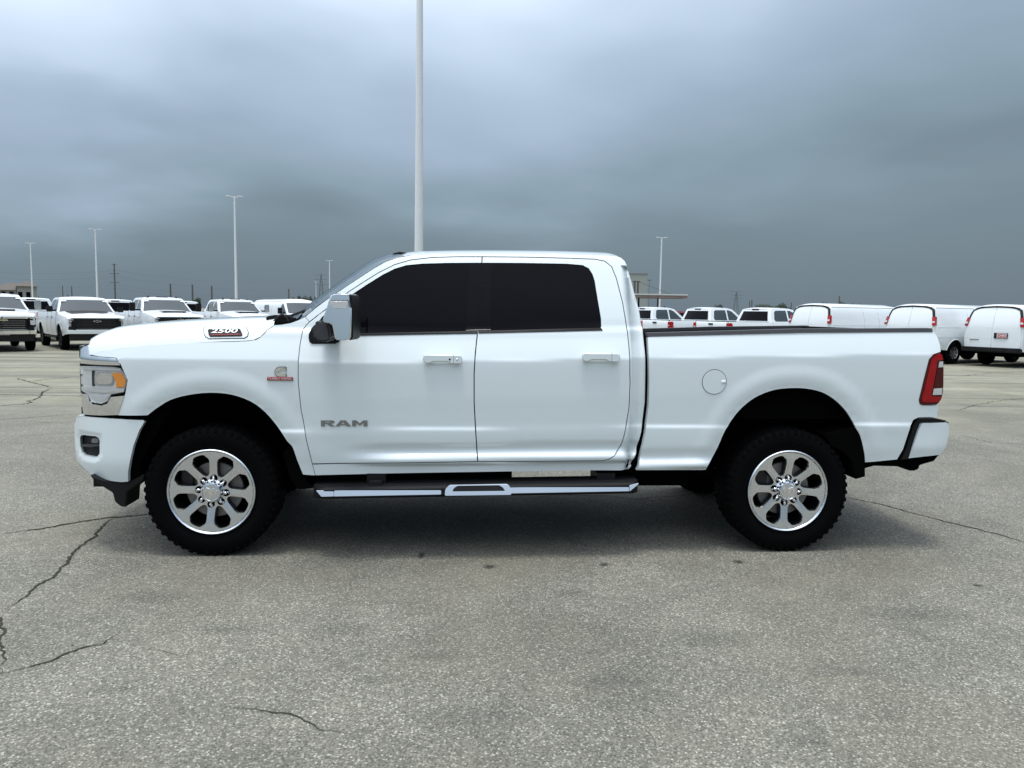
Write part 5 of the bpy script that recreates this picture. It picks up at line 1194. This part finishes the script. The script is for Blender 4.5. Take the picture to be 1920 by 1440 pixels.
def bg_van(loc, heading, label, group='white cargo vans parked in a row', rim=0, plate_=False):
    w_ = 2.02; root = empty('cargo_van', loc, heading, label=label, cat='van', group=group); base_objs = set(bpy.data.objects)
    O = (-2.0, -w_/2, 0); Lr = 4.95   # nose at -x
    Yf = lambda x, z_: TUMBLE_V(z_)+(.30*(max(0, -.35-x)/.55)**2 if x < -.35 else 0)+(.05*(max(0, x-4.6)/.35)**2 if x > 4.6 else 0)
    top = 2.03
    side = [(-.78, .50), (-.80, .70), (-.78, 1.0), (-.70, 1.14), (.10, 1.30), (.22, 1.36), (.85, 1.95), (1.0, top-.02), (1.2, top), (4.62, top), (4.72, top-.05), (4.80, 1.75), (4.90, 1.3), (4.93, .80), (4.92, .55)]+arch_pts(3.75, .47, .40, zmin=.50)[::-1]+[(3.0, .48), (.7, .48)]+arch_pts(0, .47, .40, zmin=.50)[::-1]
    sides = []
    for mir in (None, w_):
        bm = bmesh.new(); skin(bm, side, Yf, mirror=mir, sx=.2, sz=.07, flange=.03); sides.append(fin_skin('body_side', bm, WHITE2, root))
    def E_(P, d=0): return [(p[0]+d, Yf(*p), p[1]) for p in P]
    strip('hood', E_(side[0:6]), w_, [(-.10, 0), (-.12, 0), (-.13, .01), (-.1, .03), (-.08, .06), (-.08, .02)], WHITE2, root, n=14)
    wE = E_([(.20, 1.34), (.85, 1.95)]); strip('windshield_frame', wE, w_, (-.10, .02), WHITE2, root, n=14)
    strip('windshield', [(a-.012, b, c_+.008) for a, b, c_ in (E_([(.25, 1.39), (.78, 1.885)]))], w_, (-.10, .02), GLASS2, root, n=14, tl=.045)
    strip('roof', E_([(.85, 1.95), (1.0, top-.02), (1.2, top), (2.5, top), (4.62, top), (4.72, top-.05)]), w_, [(-.10, .02), (-.05, .06), (0, .08), (0, .08), (.0, .08), (.03, .05)], WHITE2, root, n=16, p=2.6)
    strip('rear_face', E_([(4.72, top-.05), (4.80, 1.75), (4.90, 1.3), (4.93, .80), (4.92, .55)]), w_, (.04, 0), WHITE2, root, n=14, p=3)
    # two rear doors with rounded tops, proud of the face
    def xr(z_): return 4.72+.035+.25*(1-((z_-.6)/1.43)**2.2)**.8*.8 if z_ < 2.0 else 4.75
    zs_ = [top-.05, 1.75, 1.3, .80]; xs_ = [4.72, 4.80, 4.90, 4.93]
    xz = hermite(sorted(zip(zs_, xs_)))
    frame_pts = []
    for k in range(25):
        t_ = k/24; y_ = -1+2*t_
    trim_m = BLACK
    half = w_/2
    def rear_curve(ins, z_):  # half width of the door opening at height z
        return min(half-TUMBLE_V(z_)-ins, half)
    # dark hoop running over the top of the doors
    pts_o = []; 
    zz_ = [1.38, 1.5, 1.62, 1.74, 1.84, 1.92, 1.97, 2.0]
    outer = [(half-TUMBLE_V(z_)-.02, z_) for z_ in zz_]; outer[-1] = (.50, 2.035); outer[-2] = (.66, 2.00); 
    inner = [(half-TUMBLE_V(z_)-.02-(.075), z_) for z_ in (1.38, 1.5, 1.62, 1.74, 1.82, 1.89, 1.935, 1.955)]; inner[-1] = (.42, 1.985); inner[-2] = (.60, 1.955)
    full_o = [(a, z_) for a, z_ in outer]+[(0, 2.06)]+[(-a, z_) for a, z_ in outer[::-1]]; full_i = [(a, z_) for a, z_ in inner]+[(0, 2.005)]+[(-a, z_) for a, z_ in inner[::-1]]
    bm = bmesh.new(); xx = lambda z_: xz(min(z_, 1.97))+.062
    A = [bm.verts.new((xx(z_)-.01-.06*(abs(a)/half)**3, half+a, z_)) for a, z_ in full_o]; B = [bm.verts.new((xx(z_)-.035*(abs(a)/half)**3, half+a, z_)) for a, z_ in full_i]
    for i in range(len(A)-1): bm.faces.new((A[i], A[i+1], B[i+1], B[i]))
    D_ = [bm.verts.new(v_.co+Vector((-.10, 0, -.005))) for v_ in A]
    for i in range(len(A)-1): bm.faces.new((A[i], A[i+1], D_[i+1], D_[i]))
    fin('rear_trim_hoop', bm, trim_m, root)
    for sg in (-1, 1):
        P = [(.010, .66), (half-.10, .66), (half-.085, .95), (half-.10, 1.3)]+[(a, z_) for a, z_ in inner[1:]]+[(.010, 2.0)]
        bm = bmesh.new(); 
        vv = [bm.verts.new((0, half+sg*a, z_)) for a, z_ in P]; bm.faces.new(vv)
        for q_ in range(8, 21): bmesh.ops.bisect_plane(bm, geom=bm.verts[:]+bm.edges[:]+bm.faces[:], plane_co=(0, 0, q_*.1), plane_no=(0, 0, 1))
        for q_ in range(1, 5): bmesh.ops.bisect_plane(bm, geom=bm.verts[:]+bm.edges[:]+bm.faces[:], plane_co=(0, half+sg*q_*.2, 0), plane_no=(0, 1, 0))
        for v_ in bm.verts:
            a = abs(v_.co.y-half); v_.co.x = xz(min(v_.co.z, 1.97))+.052-.04*(a/half)**3
        bdy = [e_ for e_ in bm.edges if e_.is_boundary]; ex = bmesh.ops.extrude_edge_only(bm, edges=bdy)
        for v_ in [g_ for g_ in ex['geom'] if isinstance(g_, bmesh.types.BMVert)]: v_.co.x -= .03
        d_ = fin('rear_door', bm, WHITE2, root, smooth=True, angle=30)
        bm = bmesh.new(); 
        zc_ = [1.36, 1.42, 1.50, 1.58, 1.66]
        a_ = []; b_ = []; c2 = []
        for z_ in zc_:
            ww = half-TUMBLE_V(z_); xq = xz(z_)
            a_.append(bm.verts.new((xq+.060, half+sg*(ww-.10), z_))); b_.append(bm.verts.new((xq+.045, half+sg*(ww+.004), z_))); c2.append(bm.verts.new((xq-.05, half+sg*(ww+.006), z_)))
        for i in range(4):
            bm.faces.new((a_[i], a_[i+1], b_[i+1], b_[i])); bm.faces.new((b_[i], b_[i+1], c2[i+1], c2[i]))
        bm.faces.new([a_[0], b_[0], c2[0]]); bm.faces.new([a_[-1], b_[-1], c2[-1]])
        tl_ = fin('taillight', bm, REDLENS, root)
        bm = bmesh.new(); z0_, z1_ = 1.45, 1.51; q = []
        for z_ in (z0_, z1_):
            ww = half-TUMBLE_V(z_); q += [(xz(z_)+.066, half+sg*(ww-.09), z_), (xz(z_)+.053, half+sg*(ww-.005), z_)]
        bm.faces.new([bm.verts.new(q[i]) for i in (0, 1, 3, 2)]); fin('reverse_lamp', bm, CLEARW, tl_)
        for mz in (.98, 1.33):
            bm = bmesh.new(); tube(bm, [(xz(mz)+.053, half+sg*.03, mz), (xz(mz)+.045, half+sg*.45, mz), (xz(mz)+.028, half+sg*.85, mz)], .006, 4); fin('door_crease', bm, WHITE2, d_)
    bm = bmesh.new(); box(bm, (4.86, .04, .50), (5.10, w_-.04, .66)); bmesh.ops.bevel(bm, geom=bm.edges[:], offset=.03, segments=2, affect='EDGES'); box(bm, (5.02, .5, .55), (5.12, w_-.5, .64)); fin('rear_bumper', bm, BLACK, root)
    bm = bmesh.new(); box(bm, (4.97, half+.08, .97), (4.995, half+.52, 1.15)); pr = fin('plate_recess', bm, BLACK, root)
    plate(root, 5.0, half+.34, 1.06, 1)
    bm = bmesh.new(); box(bm, (4.96, half-.74, .90), (4.985, half-.42, .925)); fin('model_badge', bm, SILVER, root)
    for mir, sde in zip((0, 1), sides):
        yy = lambda q: q if not mir else w_-q; mm = None if not mir else w_
        bm = bmesh.new(); skin(bm, [(.30, 1.38), (.36, 1.43), (.82, 1.85), (1.02, 1.86), (1.06, 1.34), (.5, 1.34)], Yf, mirror=mm, out_=.004, flange=.005, sx=.3, sz=.1); fin_skin('side_window', bm, GLASS2, sde)
        bm = bmesh.new()
        for x in (.32, 1.12, 2.16, 3.0): tube(bm, [(x, yy(Yf(x, z_)-.001), z_) for z_ in (.60, .9, 1.2, 1.5, 1.75, 1.93)], .004, 4)
        tube(bm, [(1.1, yy(Yf(2, 1.97)-.0), 1.965), (4.65, yy(Yf(2, 1.97)), 1.965)], .012, 5)
        fin('body_seam', bm, GREYP, sde)
        bm = bmesh.new(); 
        for z_ in (1.30, .98): tube(bm, [(.4, yy(Yf(2, z_)+.002), z_), (4.75, yy(Yf(2, z_)+.002), z_)], .010, 5)
        fin('body_crease', bm, WHITE2, sde)
        bm = bmesh.new(); y0_, y1_ = sorted((yy(-.10), yy(-.30))); box(bm, (.45, y0_, 1.36), (.56, y1_, 1.66)); bmesh.ops.bevel(bm, geom=bm.edges[:], offset=.02, segments=2, affect='EDGES'); y0_, y1_ = sorted((yy(.08), yy(-.12))); box(bm, (.48, y0_, 1.40), (.53, y1_, 1.44)); fin('door_mirror', bm, BLACK, root)
        bm = bmesh.new(); y0_, y1_ = sorted((yy(.02), yy(-.012))); box(bm, (1.95, y0_, 1.12), (2.08, y1_, 1.17)); fin('door_handle', bm, BLACK, root)
        for cx_ in (0, 3.75):
            bm = bmesh.new(); P = arch_pts(cx_, .47, .40, zmin=.50); a = [bm.verts.new((x, yy(Yf(x, z_)+.02), z_)) for x, z_ in P]; b = [bm.verts.new((x, yy(.42), z_)) for x, z_ in P]
            for i in range(len(P)-1): bm.faces.new((a[i], a[i+1], b[i+1], b[i]))
            bm.faces.new(b); fin('wheel_arch_liner', bm, UNDER, root)
            bm = bmesh.new(); P = arch_pts(cx_, .475, .40, 14, zmin=.50); tube(bm, [(x, yy(Yf(x, z_)-.002), z_) for x, z_ in P], .016, 6); fin('arch_lip', bm, WHITE2, sde)
            bg_wheel(root, (cx_, yy(.04), .40), mir, 2).scale = (.95, 1, .95)
    bm = bmesh.new(); box(bm, (-.85, .35, .62), (-.80, w_-.35, 1.0)); fin('grille', bm, BLACK, root)
    for y_ in (.14, w_-.36):
        bm = bmesh.new(); box(bm, (-.84, y_, .72), (-.78, y_+.22, .98)); fin('headlight', bm, REFL, root)
    bm = bmesh.new(); box(bm, (-.98, .15, .42), (-.80, w_-.15, .62)); fin('front_bumper', bm, BLACK, root)
    bm = bmesh.new(); box(bm, (-.5, .5, .34), (4.6, w_-.5, .55)); box(bm, (.5, .2, .46), (4.8, w_-.2, .6)); fin('frame', bm, UNDER, root)
    inv = Matrix.Translation(Vector(O))
    for o in set(bpy.data.objects)-base_objs:
        if o.parent == root: o.matrix_parent_inverse = inv
    return root
def spot(u, Z):
    "ground point at picture column u, Z metres along the view"
    v_ = 586+.015*(u-960)+CAM.z*F_PX/Z; p = ground(u, v_); return (p.x, p.y, 0)
def facing(az): # vehicle nose (local -x) towards compass azimuth az measured from the camera's forward, clockwise
    a = az+YAW; dx, dy = math.sin(a), math.cos(a); return math.atan2(-dy, -dx)
def place(fn, corner, u, Z, az, **k):
    "put the vehicle so that its local point corner = (x, y) stands over the given spot"
    h = facing(az); p = spot(u, Z); Ox, Oy = (1.9, 1.03) if fn is bg_pickup else (2.0, 1.01)
    cx_, cy_ = corner[0]-Ox, corner[1]-Oy
    return fn((p[0]-cx_*math.cos(h)+cy_*math.sin(h), p[1]-cx_*math.sin(h)-cy_*math.cos(h), 0), h, **k)
FR = R(180-40)
S_ = dict
# row on the left, noses towards the camera and to the right; vehicle's own right side (local y = 2.06) faces left in the picture
place(bg_pickup, (0, .1), 60, 27.3, FR, label='white heavy duty pickup with chrome grille bars, gold emblem and chrome bumper', style=S_(grille='chrome', hd=1, bigmirror=1, mirror=CHROME, scoop=1))
place(bg_pickup, (0, 1.96), 118, 27.9, FR, label='white pickup with a charcoal patch on its hood and black grille with outlined emblem', style=S_(grille='black', decal=1, rim=1, plate_off=1))
place(bg_pickup, (0, 1.96), 277, 30.0, FR, label='white pickup with wide black hood slot and tall black mirrors', style=S_(grille='black', hd=1, scoop=1, bigmirror=1))
place(bg_pickup, (0, 1.96), 422, 33.5, FR, label='white pickup with thin hood slot standing next to the front-facing cargo van', style=S_(grille='black', hd=1, scoop=1, bigmirror=1, mirror=CHROME))
place(bg_van, (0, 1.9), 545, 38, FR, label='white cargo van facing the camera, beyond the hood and windshield of the big pickup', group='white cargo vans')
# second row behind, tails towards the camera
AW = R(-40)
G2 = 'white pickups parked in rows'
for u, Z, lb in ((124, 34.5, 'white pickup seen from behind between the chrome-grille pickup and the hood-patch one'),
                 (283, 36.5, 'white pickup seen from behind, just beyond the hood-patch pickup'),
                 (408, 39.5, 'white pickup seen from behind in the gap before the thin-slot pickup')):
    place(bg_pickup, (4.7, 2.0), u, Z, AW, label=lb, style=S_(), face='back')
# vehicles on the right, tails towards the camera, noses away to the right
AR_ = R(62)
place(bg_van, (4.9, 1.98), 1914, 25.2, AR_, label='white cargo van with a red and white plate, rightmost of the vans', group='white cargo vans')
place(bg_van, (4.9, 1.98), 1749, 26.6, AR_, label='white cargo van whose rear wheel shows past the red lamp of the big pickup', group='white cargo vans')
place(bg_van, (4.9, 1.98), 1553, 28.6, AR_, label='white cargo van next to the row of pickups, lower half hidden', group='white cargo vans')
place(bg_pickup, (4.7, 2.0), 1366, 29.5, AR_, label='white pickup right beside the first rear-facing van', style=S_(trim=BLACK), face='back')
place(bg_pickup, (4.7, 2.0), 1256, 32.0, AR_, label='white pickup in the middle of the three above the bed rail', style=S_(), face='back')
place(bg_pickup, (4.7, 2.0), 1150, 34.5, AR_, label='white pickup just behind the cab of the big pickup, below the flat canopy', style=S_(), face='back')
# dark red car behind
def red_suv(loc, h):
    root = empty('parked_car', loc, h, label='dark red car peeping out between two white pickups', cat='car'); w_ = 1.9
    RP = mat('dark_red_paint', (.22, .02, .025), .3, coat=1)
    Yf = lambda x, z_: TUMBLE_P(z_)*.8
    P = [(-.8, .5), (-.85, .9), (-.6, 1.05), (.5, 1.15), (1.3, 1.78), (2.9, 1.80), (3.5, 1.15), (3.6, .9), (3.55, .5)]+arch_pts(2.8, .42, .36, zmin=.45)[::-1]+arch_pts(0, .42, .36, zmin=.45)[::-1]
    for mir in (None, w_):
        bm = bmesh.new(); skin(bm, P, Yf, mirror=mir, sx=.2, sz=.1); s_ = fin_skin('body_side', bm, RP, root)
        bm = bmesh.new(); skin(bm, [(.75, 1.2), (1.38, 1.68), (2.8, 1.70), (3.2, 1.2)], Yf, mirror=mir, out_=.005, flange=.006, sx=.4, sz=.2); fin_skin('side_window', bm, TINT, s_)
    E_ = [(p[0], Yf(*p), p[1]) for p in P[:9]]
    strip('upper_skin', E_[:4], w_, (-.03, .03), RP, root, n=10); strip('windshield', E_[3:5], w_, (-.04, .03), GLASS2, root, n=10); strip('roof', E_[4:6], w_, (0, .04), RP, root, n=10); strip('rear_skin', E_[5:], w_, (.04, 0), RP, root, n=10)
    for x in (0, 2.8):
        for y_, s_ in ((.03, 0), (w_-.03, 1)): bg_wheel(root, (x, y_, .36), s_, 0).scale = (.88, 1, .88)
    return root
p = spot(1268, 43); red_suv(p, facing(R(50)))

# ================================================================== lamp posts
def lamp_post(u, Z, H_=12.2, label='', arm=.70, ang=0.0, parent_h=None):
    p = spot(u, Z); root = empty('lamp_post', p, ang, label=label, cat='lamp post', group='tall pale lamp posts across the lot')
    bm = bmesh.new(); tube(bm, [(0, 0, .0), (0, 0, .75)], .30, 20); fin('concrete_base', bm, mat('concrete_base', (.3, .29, .27), .9, var=.1), root, smooth=True)
    bm = bmesh.new(); n = 6; tube(bm, [(0, 0, .75+(H_-.75)*k/n) for k in range(n+1)], [.135-.055*k/n for k in range(n+1)], 16); fin('pole', bm, POLE, root, smooth=True, angle=50)
    bm = bmesh.new(); box(bm, (-arm*.75, -.035, H_-.12), (arm*.75, .035, H_-.05)); fin('cross_arm', bm, POLE, root)
    for s_ in (-1, 1):
        bm = bmesh.new(); x0_, x1_ = sorted((s_*arm*.45, s_*arm*1.1)); box(bm, (x0_, -.18, H_-.06), (x1_, .18, H_-.0)); bmesh.ops.bevel(bm, geom=bm.edges[:], offset=.02, segments=1, affect='EDGES'); fin('lamp_head', bm, POLE, root)
    return root
lamp_post(784.5, 22.5, 12.6, 'tall pale lamp post rising behind the cab of the big pickup')
lamp_post(444, 74.5, 12.2, 'pale lamp post with crossbar, tallest of those beyond the hood of the big pickup')
lamp_post(184, 108, 12.2, 'pale lamp post above the white pickup with the hood patch', ang=.3)
lamp_post(62.5, 134, 12.2, 'pale lamp post next to the tile-roofed house at the picture edge')
lamp_post(618.5, 170, 12.2, 'small far lamp post seen just over the sloping windshield pillar')
lamp_post(593, 300, 12.2, 'tiny far lamp post before the windshield, beside the lattice pylon', arm=.6)
lamp_post(1235.5, 108, 12.2, 'pale lamp post standing beside the flat canopy behind the pickup bed')

# ================================================================== poles, pylons, wires
HZ = lambda u: 586+.015*(u-960)
def up_pole(u, vt, Z, name='utility_pole', arms=(), r_=.14, label='', m=WOODP, group='distant utility poles'):
    p = spot(u, Z); H_ = CAM.z+(HZ(u)-vt)*Z/F_PX; root = empty(name, p, label=label, cat='utility pole', group=group)
    bm = bmesh.new(); tube(bm, [(0, 0, 0), (0, 0, H_)], [r_, r_*.7], 8); fin('pole', bm, m, root, smooth=True)
    for a_, l_ in arms:
        bm = bmesh.new(); box(bm, (-l_, -.06, H_*a_-.06), (l_, .06, H_*a_+.06)); fin('cross_arm', bm, m, root)
    return root, p, H_
up_pole(217, 497, 190, 'power_pole', ((.98, .6), (.80, 1.1), (.62, 1.1)), .22, 'tall grey power pole with short arms, above the gap between two white pickups')
for u, vt, Z, lb in ((321, 533, 120, 'grey post above the scooped-hood pickup, leftmost of three'), (362, 534.5, 120, 'grey post above the scooped-hood pickup, middle of three'), (398, 537, 120, 'grey post above the scooped-hood pickup, rightmost of three'),
                     (542, 543, 150, 'dark utility pole above the roof of the front-facing van'), (1408, 563, 170, 'short dark pole over the tree clump'), (1404, 565, 190, 'thin pole close beside the short dark pole over the tree clump'),
                     (1571, 556, 150, 'dark utility pole over the roof of the van next to the pickups'), (1482, 568, 190, 'short pole at the corner between pickup and van roofs'), (136, 538, 200, 'faint short post above the roof of the hood-patch pickup'), (119, 537, 220, 'fainter short post above the roof of the rear pickup')):
    up_pole(u, vt, Z, label=lb, r_=.17)
def pylon(u, vt, Z, w_, label):
    p = spot(u, Z); H_ = CAM.z+(HZ(u)-vt)*Z/F_PX; root = empty('lattice_pylon', p, label=label, cat='pylon', group='far lattice pylons'); m = mat('faded_steel', (.16, .18, .19), .7)
    for k in range(4):
        a = math.pi/4+k*math.pi/2; bm = bmesh.new(); tube(bm, [(w_*math.cos(a), w_*math.sin(a), 0), (w_*.25*math.cos(a), w_*.25*math.sin(a), H_*.8), (0, 0, H_)], .13, 4); fin('leg', bm, m, root)
    bm = bmesh.new(); n = 9
    for k in range(n):
        z0_, z1_ = H_*.9*k/n, H_*.9*(k+1)/n; r_0, r_1 = w_*(1-.8*k/n), w_*(1-.8*(k+1)/n)
        for q_ in range(4):
            a = math.pi/4+q_*math.pi/2; b = a+math.pi/2; tube(bm, [(r_0*math.cos(a), r_0*math.sin(a), z0_), (r_1*math.cos(b), r_1*math.sin(b), z1_)], .06, 3); tube(bm, [(r_1*math.cos(a), r_1*math.sin(a), z1_), (r_1*math.cos(b), r_1*math.sin(b), z1_)], .06, 3)
    fin('bracing', bm, m, root)
    for a_ in (.70, .82, .94):
        bm = bmesh.new(); box(bm, (-3.4, -.12, H_*a_), (3.4, .12, H_*a_+.22)); fin('cross_arm', bm, m, root)
    return p, H_
py1 = pylon(602.5, 515, 420, 2.4, 'lattice pylon seen through the gap before the windshield'); py2 = pylon(1379, 547, 430, 2.2, 'lattice pylon above the rear windows of the pickups')
WIREM = mat('wire', (.10, .11, .12), .7)
for k, (v0_, v1_, v2_) in enumerate(((507, 500, 518), (518, 516, 526), (534, 527, 540), (541, 535, 548))):
    P5 = [at_depth(-80, v0_-3, 200), at_depth(217, v0_, 190), at_depth(602, v1_+16, 420), at_depth(1379, v2_+28, 430), at_depth(2050, v2_+20, 300)]
    pts = []
    for (a, b), sag in zip(zip(P5, P5[1:]), (1.0, 3.5, 5, 4)): pts += [a.lerp(b, q_/16)+Vector((0, 0, -sag*4*(q_/16)*(1-q_/16))) for q_ in range(16)]
    bm = bmesh.new(); tube(bm, pts+[P5[-1]], .022, 4)
    tag(fin('power_line', bm, WIREM, None), ('topmost', 'second from the top', 'third from the top', 'lowest')[k]+' of the faint power lines over the car park', 'power line', 'power lines across the sky')

# ================================================================== house, canopy, building
def quadbox(name, lo, hi, m, parent): bm = bmesh.new(); box(bm, lo, hi); return fin(name, bm, m, parent)
hp = at_depth(30, HZ(30), 150); CREAM = mat('hazed_cream_stucco', (.27, .27, .245), .8, var=.08); ROOFM = mat('hazed_brown_tile_roof', (.10, .085, .075), .8, var=.2, vscale=3)  # distance haze is put into both colours: cream and brown are muted
hs = empty('house', (hp.x, hp.y, 0), .35, label='cream house with brown hipped tile roof beyond the pickups', cat='house')
quadbox('wall', (-3.6, -3, 0), (3.0, 3, 4.4), CREAM, hs); quadbox('tower_wall', (.8, -3.4, 0), (3.6, 0, 5.2), CREAM, hs)
def hip(name, lo, hi, z0_, z1_, rdg): 
    bm = bmesh.new(); a = [bm.verts.new(p) for p in ((lo[0], lo[1], z0_), (hi[0], lo[1], z0_), (hi[0], hi[1], z0_), (lo[0], hi[1], z0_))]; ym = (lo[1]+hi[1])/2; r1_ = bm.verts.new((lo[0]+rdg, ym, z1_)); r2_ = bm.verts.new((hi[0]-rdg, ym, z1_))
    bm.faces.new((a[0], a[1], r2_, r1_)); bm.faces.new((a[1], a[2], r2_)); bm.faces.new((a[2], a[3], r1_, r2_)); bm.faces.new((a[3], a[0], r1_)); bm.faces.new(a); fin(name, bm, ROOFM, hs)
hip('roof', (-4.0, -3.4), (3.4, 3.4), 4.4, 5.8, 2.6); hip('tower_roof', (.4, -3.8), (4.0, .4), 5.2, 6.2, 1.6)
for x in (-2.9, -1.5, -.2, 1.3, 2.6):
    wn = quadbox('window', (x-.35, -3.06-.38*(x > 1), 3.0), (x+.35, -2.98-.38*(x > 1), 4.1), TINT, hs)
CAN = mat('stained_canopy_fascia', (.22, .17, .16), .8, var=.5, vscale=1.2); CANW = mat('canopy_white_edge', (.55, .56, .55), .6)
cp_ = spot(1236, 95); cn = empty('canopy', cp_, YAW*-1, label='flat stained canopy roof with white edge behind the pickup bed', cat='canopy')
zc0, zc1 = CAM.z+(HZ(1236)-560)*95/F_PX, CAM.z+(HZ(1236)-553)*95/F_PX
quadbox('roof_slab', (-6, -1.5, zc0), (3.0, 3, zc1), CAN, cn); quadbox('white_edge', (-6.02, -1.56, zc1-.13), (3.04, -1.49, zc1+.03), CANW, cn)
for x in (-2.6, -.25): quadbox('column', (x-.09, 0, 0), (x+.09, .18, zc0), UNDER if x < -1 else WOODP, cn)
for x in (-3.15, -2.75): quadbox('mast', (x-.11, 0, zc1), (x+.11, .2, zc1+(553-529)*95/F_PX), WOODP, cn)
quadbox('mast_beam', (-3.4, -.02, zc1+1.45), (-2.5, .22, zc1+1.6), WOODP, cn)
bm = bmesh.new(); tube(bm, [(-2.7, 0, zc1+1.5), (1.4, 0, zc1+.02)], .025, 5); fin('stay_cable', bm, WOODP, cn)
bp_ = spot(1190, 170); PB = mat('pale_green_cladding', (.29, .32, .30), .8, var=.05)
bd = empty('warehouse', bp_, YAW*-1, label='pale greenish block building standing behind the flat canopy', cat='building')
hb_ = CAM.z+(HZ(1190)-516)*170/F_PX; quadbox('wall', (-9, 0, 0), (2.5, 10, hb_), PB, bd); quadbox('roof_edge', (-9.1, -.1, hb_), (2.6, 10.1, hb_+.25), mat('roof_edge_grey', (.22, .24, .24), .7), bd)
# small lamp over the building's corner
up_pole(1215, 527, 140, 'flood_light_pole', ((1.0, .35),), .05, 'thin flood light pole beside the pale building', group='flood light')

# ================================================================== trees on the horizon
LEAF = [mat('leaf_green_%s' % n_, c_, .7, var=.3, vscale=.6) for n_, c_ in (('dark', (.028, .045, .022)), ('mid', (.045, .065, .032)))]
BARK = mat('bark', (.06, .05, .04), .9, var=.2)
def crown_mesh(seed, n=1500, flat=.75):
    r2 = random.Random(seed); bm = bmesh.new(); blobs = [(Vector((r2.uniform(-.6, .6), r2.uniform(-.6, .6), r2.uniform(-.25, .45))), r2.uniform(.28, .5)) for _ in range(11)]
    for i in range(n):
        c_, r_ = r2.choice(blobs); d = Vector((r2.gauss(0, 1), r2.gauss(0, 1), r2.gauss(0, 1))).normalized(); p = c_+d*r_*r2.uniform(.55, 1.05); p.z *= flat
        s_ = r2.uniform(.03, .07); a = Vector((r2.gauss(0, 1), r2.gauss(0, 1), r2.gauss(0, 1))).normalized(); b = a.cross(d).normalized() if a.cross(d).length > .1 else Vector((1, 0, 0))
        bm.faces.new([bm.verts.new(p+a*s_), bm.verts.new(p+b*s_), bm.verts.new(p-a*s_*.9), bm.verts.new(p-b*s_)])
    me = bpy.data.meshes.new('crown'); bm.to_mesh(me); bm.free(); return me
CM = []
for s_ in range(4):
    me = crown_mesh(s_+3); me.materials.append(LEAF[s_ % 2]); CM.append(me)
def tree(u, vt, wpx, Z, i, label, group='trees on the horizon'):
    p = spot(u, Z); H_ = max(1.2, CAM.z+(HZ(u)-vt)*Z/F_PX); wr = wpx*Z/F_PX/2
    root = empty('tree', p, rnd.uniform(0, 6), label=label, cat='tree', group=group); c_ = bpy.data.objects.new('crown', CM[i % 4]); C.objects.link(c_); c_.parent = root
    hs_ = H_*.50/.68; c_.scale = (wr, wr, hs_); c_.location = (0, 0, H_*.52)
    bm = bmesh.new(); tube(bm, [(0, 0, 0), (.05, 0, H_*.45), (.1, .05, H_*.7)], [wr*.09, wr*.06, wr*.03], 7)
    for q_ in range(3):
        a = q_*2.1; tube(bm, [(0, 0, H_*.35), (math.cos(a)*wr*.3, math.sin(a)*wr*.3, H_*.65)], [wr*.04, wr*.015], 5)
    fin('trunk', bm, BARK, root, smooth=True)
T = [(1346, 569.5, 21, 230, 'round dark bush above the roof of the pickup near the canopy'),
     (1424, 569, 24, 240, 'leftmost tree of the clump behind the pickups'), (1441, 571, 20, 250, 'low tree in the middle of the clump behind the pickups'), (1460, 567.5, 28, 240, 'broad tree of the clump next to the van roof'), (1476, 573, 16, 260, 'small tree at the end of the clump by the van'),
     (1544, 565.5, 15, 250, 'dark tree crown just over the van roof left of the pole'), (1578, 565, 15, 250, 'tree crown just over the van roof beside the dark pole'), (1597, 567.5, 12, 260, 'small tree crown over the middle of the van roof'), (1612, 568, 12, 270, 'smallest tree crown over the van roof'), (1640, 572, 16, 280, 'faint tree crown over the far end of the van roof'),
     (432, 563.5, 9, 240, 'small tree top left of the tall lamp post base'), (448, 565, 8, 260, 'tiny tree top right of the tall lamp post base'), (556, 553.5, 22, 250, 'tree over the front-facing van roof, left one'), (577, 553.5, 20, 250, 'tree over the front-facing van roof, right one'), (594, 557, 12, 270, 'low tree beside the far lamp post before the windshield'),
     (607, 548, 8, 270, 'slender tree before the windshield'), (614, 546, 9, 270, 'taller slender tree before the windshield'), (6, 541, 14, 170, 'tree in front of the tile-roofed house'), (52, 540, 10, 170, 'small tree at the right of the tile-roofed house'), (368, 557, 20, 230, 'tiny tree over the hood-scoop pickup'), (1700, 575, 22, 290, 'faint tree behind the vans')]
for i, (u, vt, wp_, Z, lb) in enumerate(T): tree(u, vt, wp_, Z, i, lb)
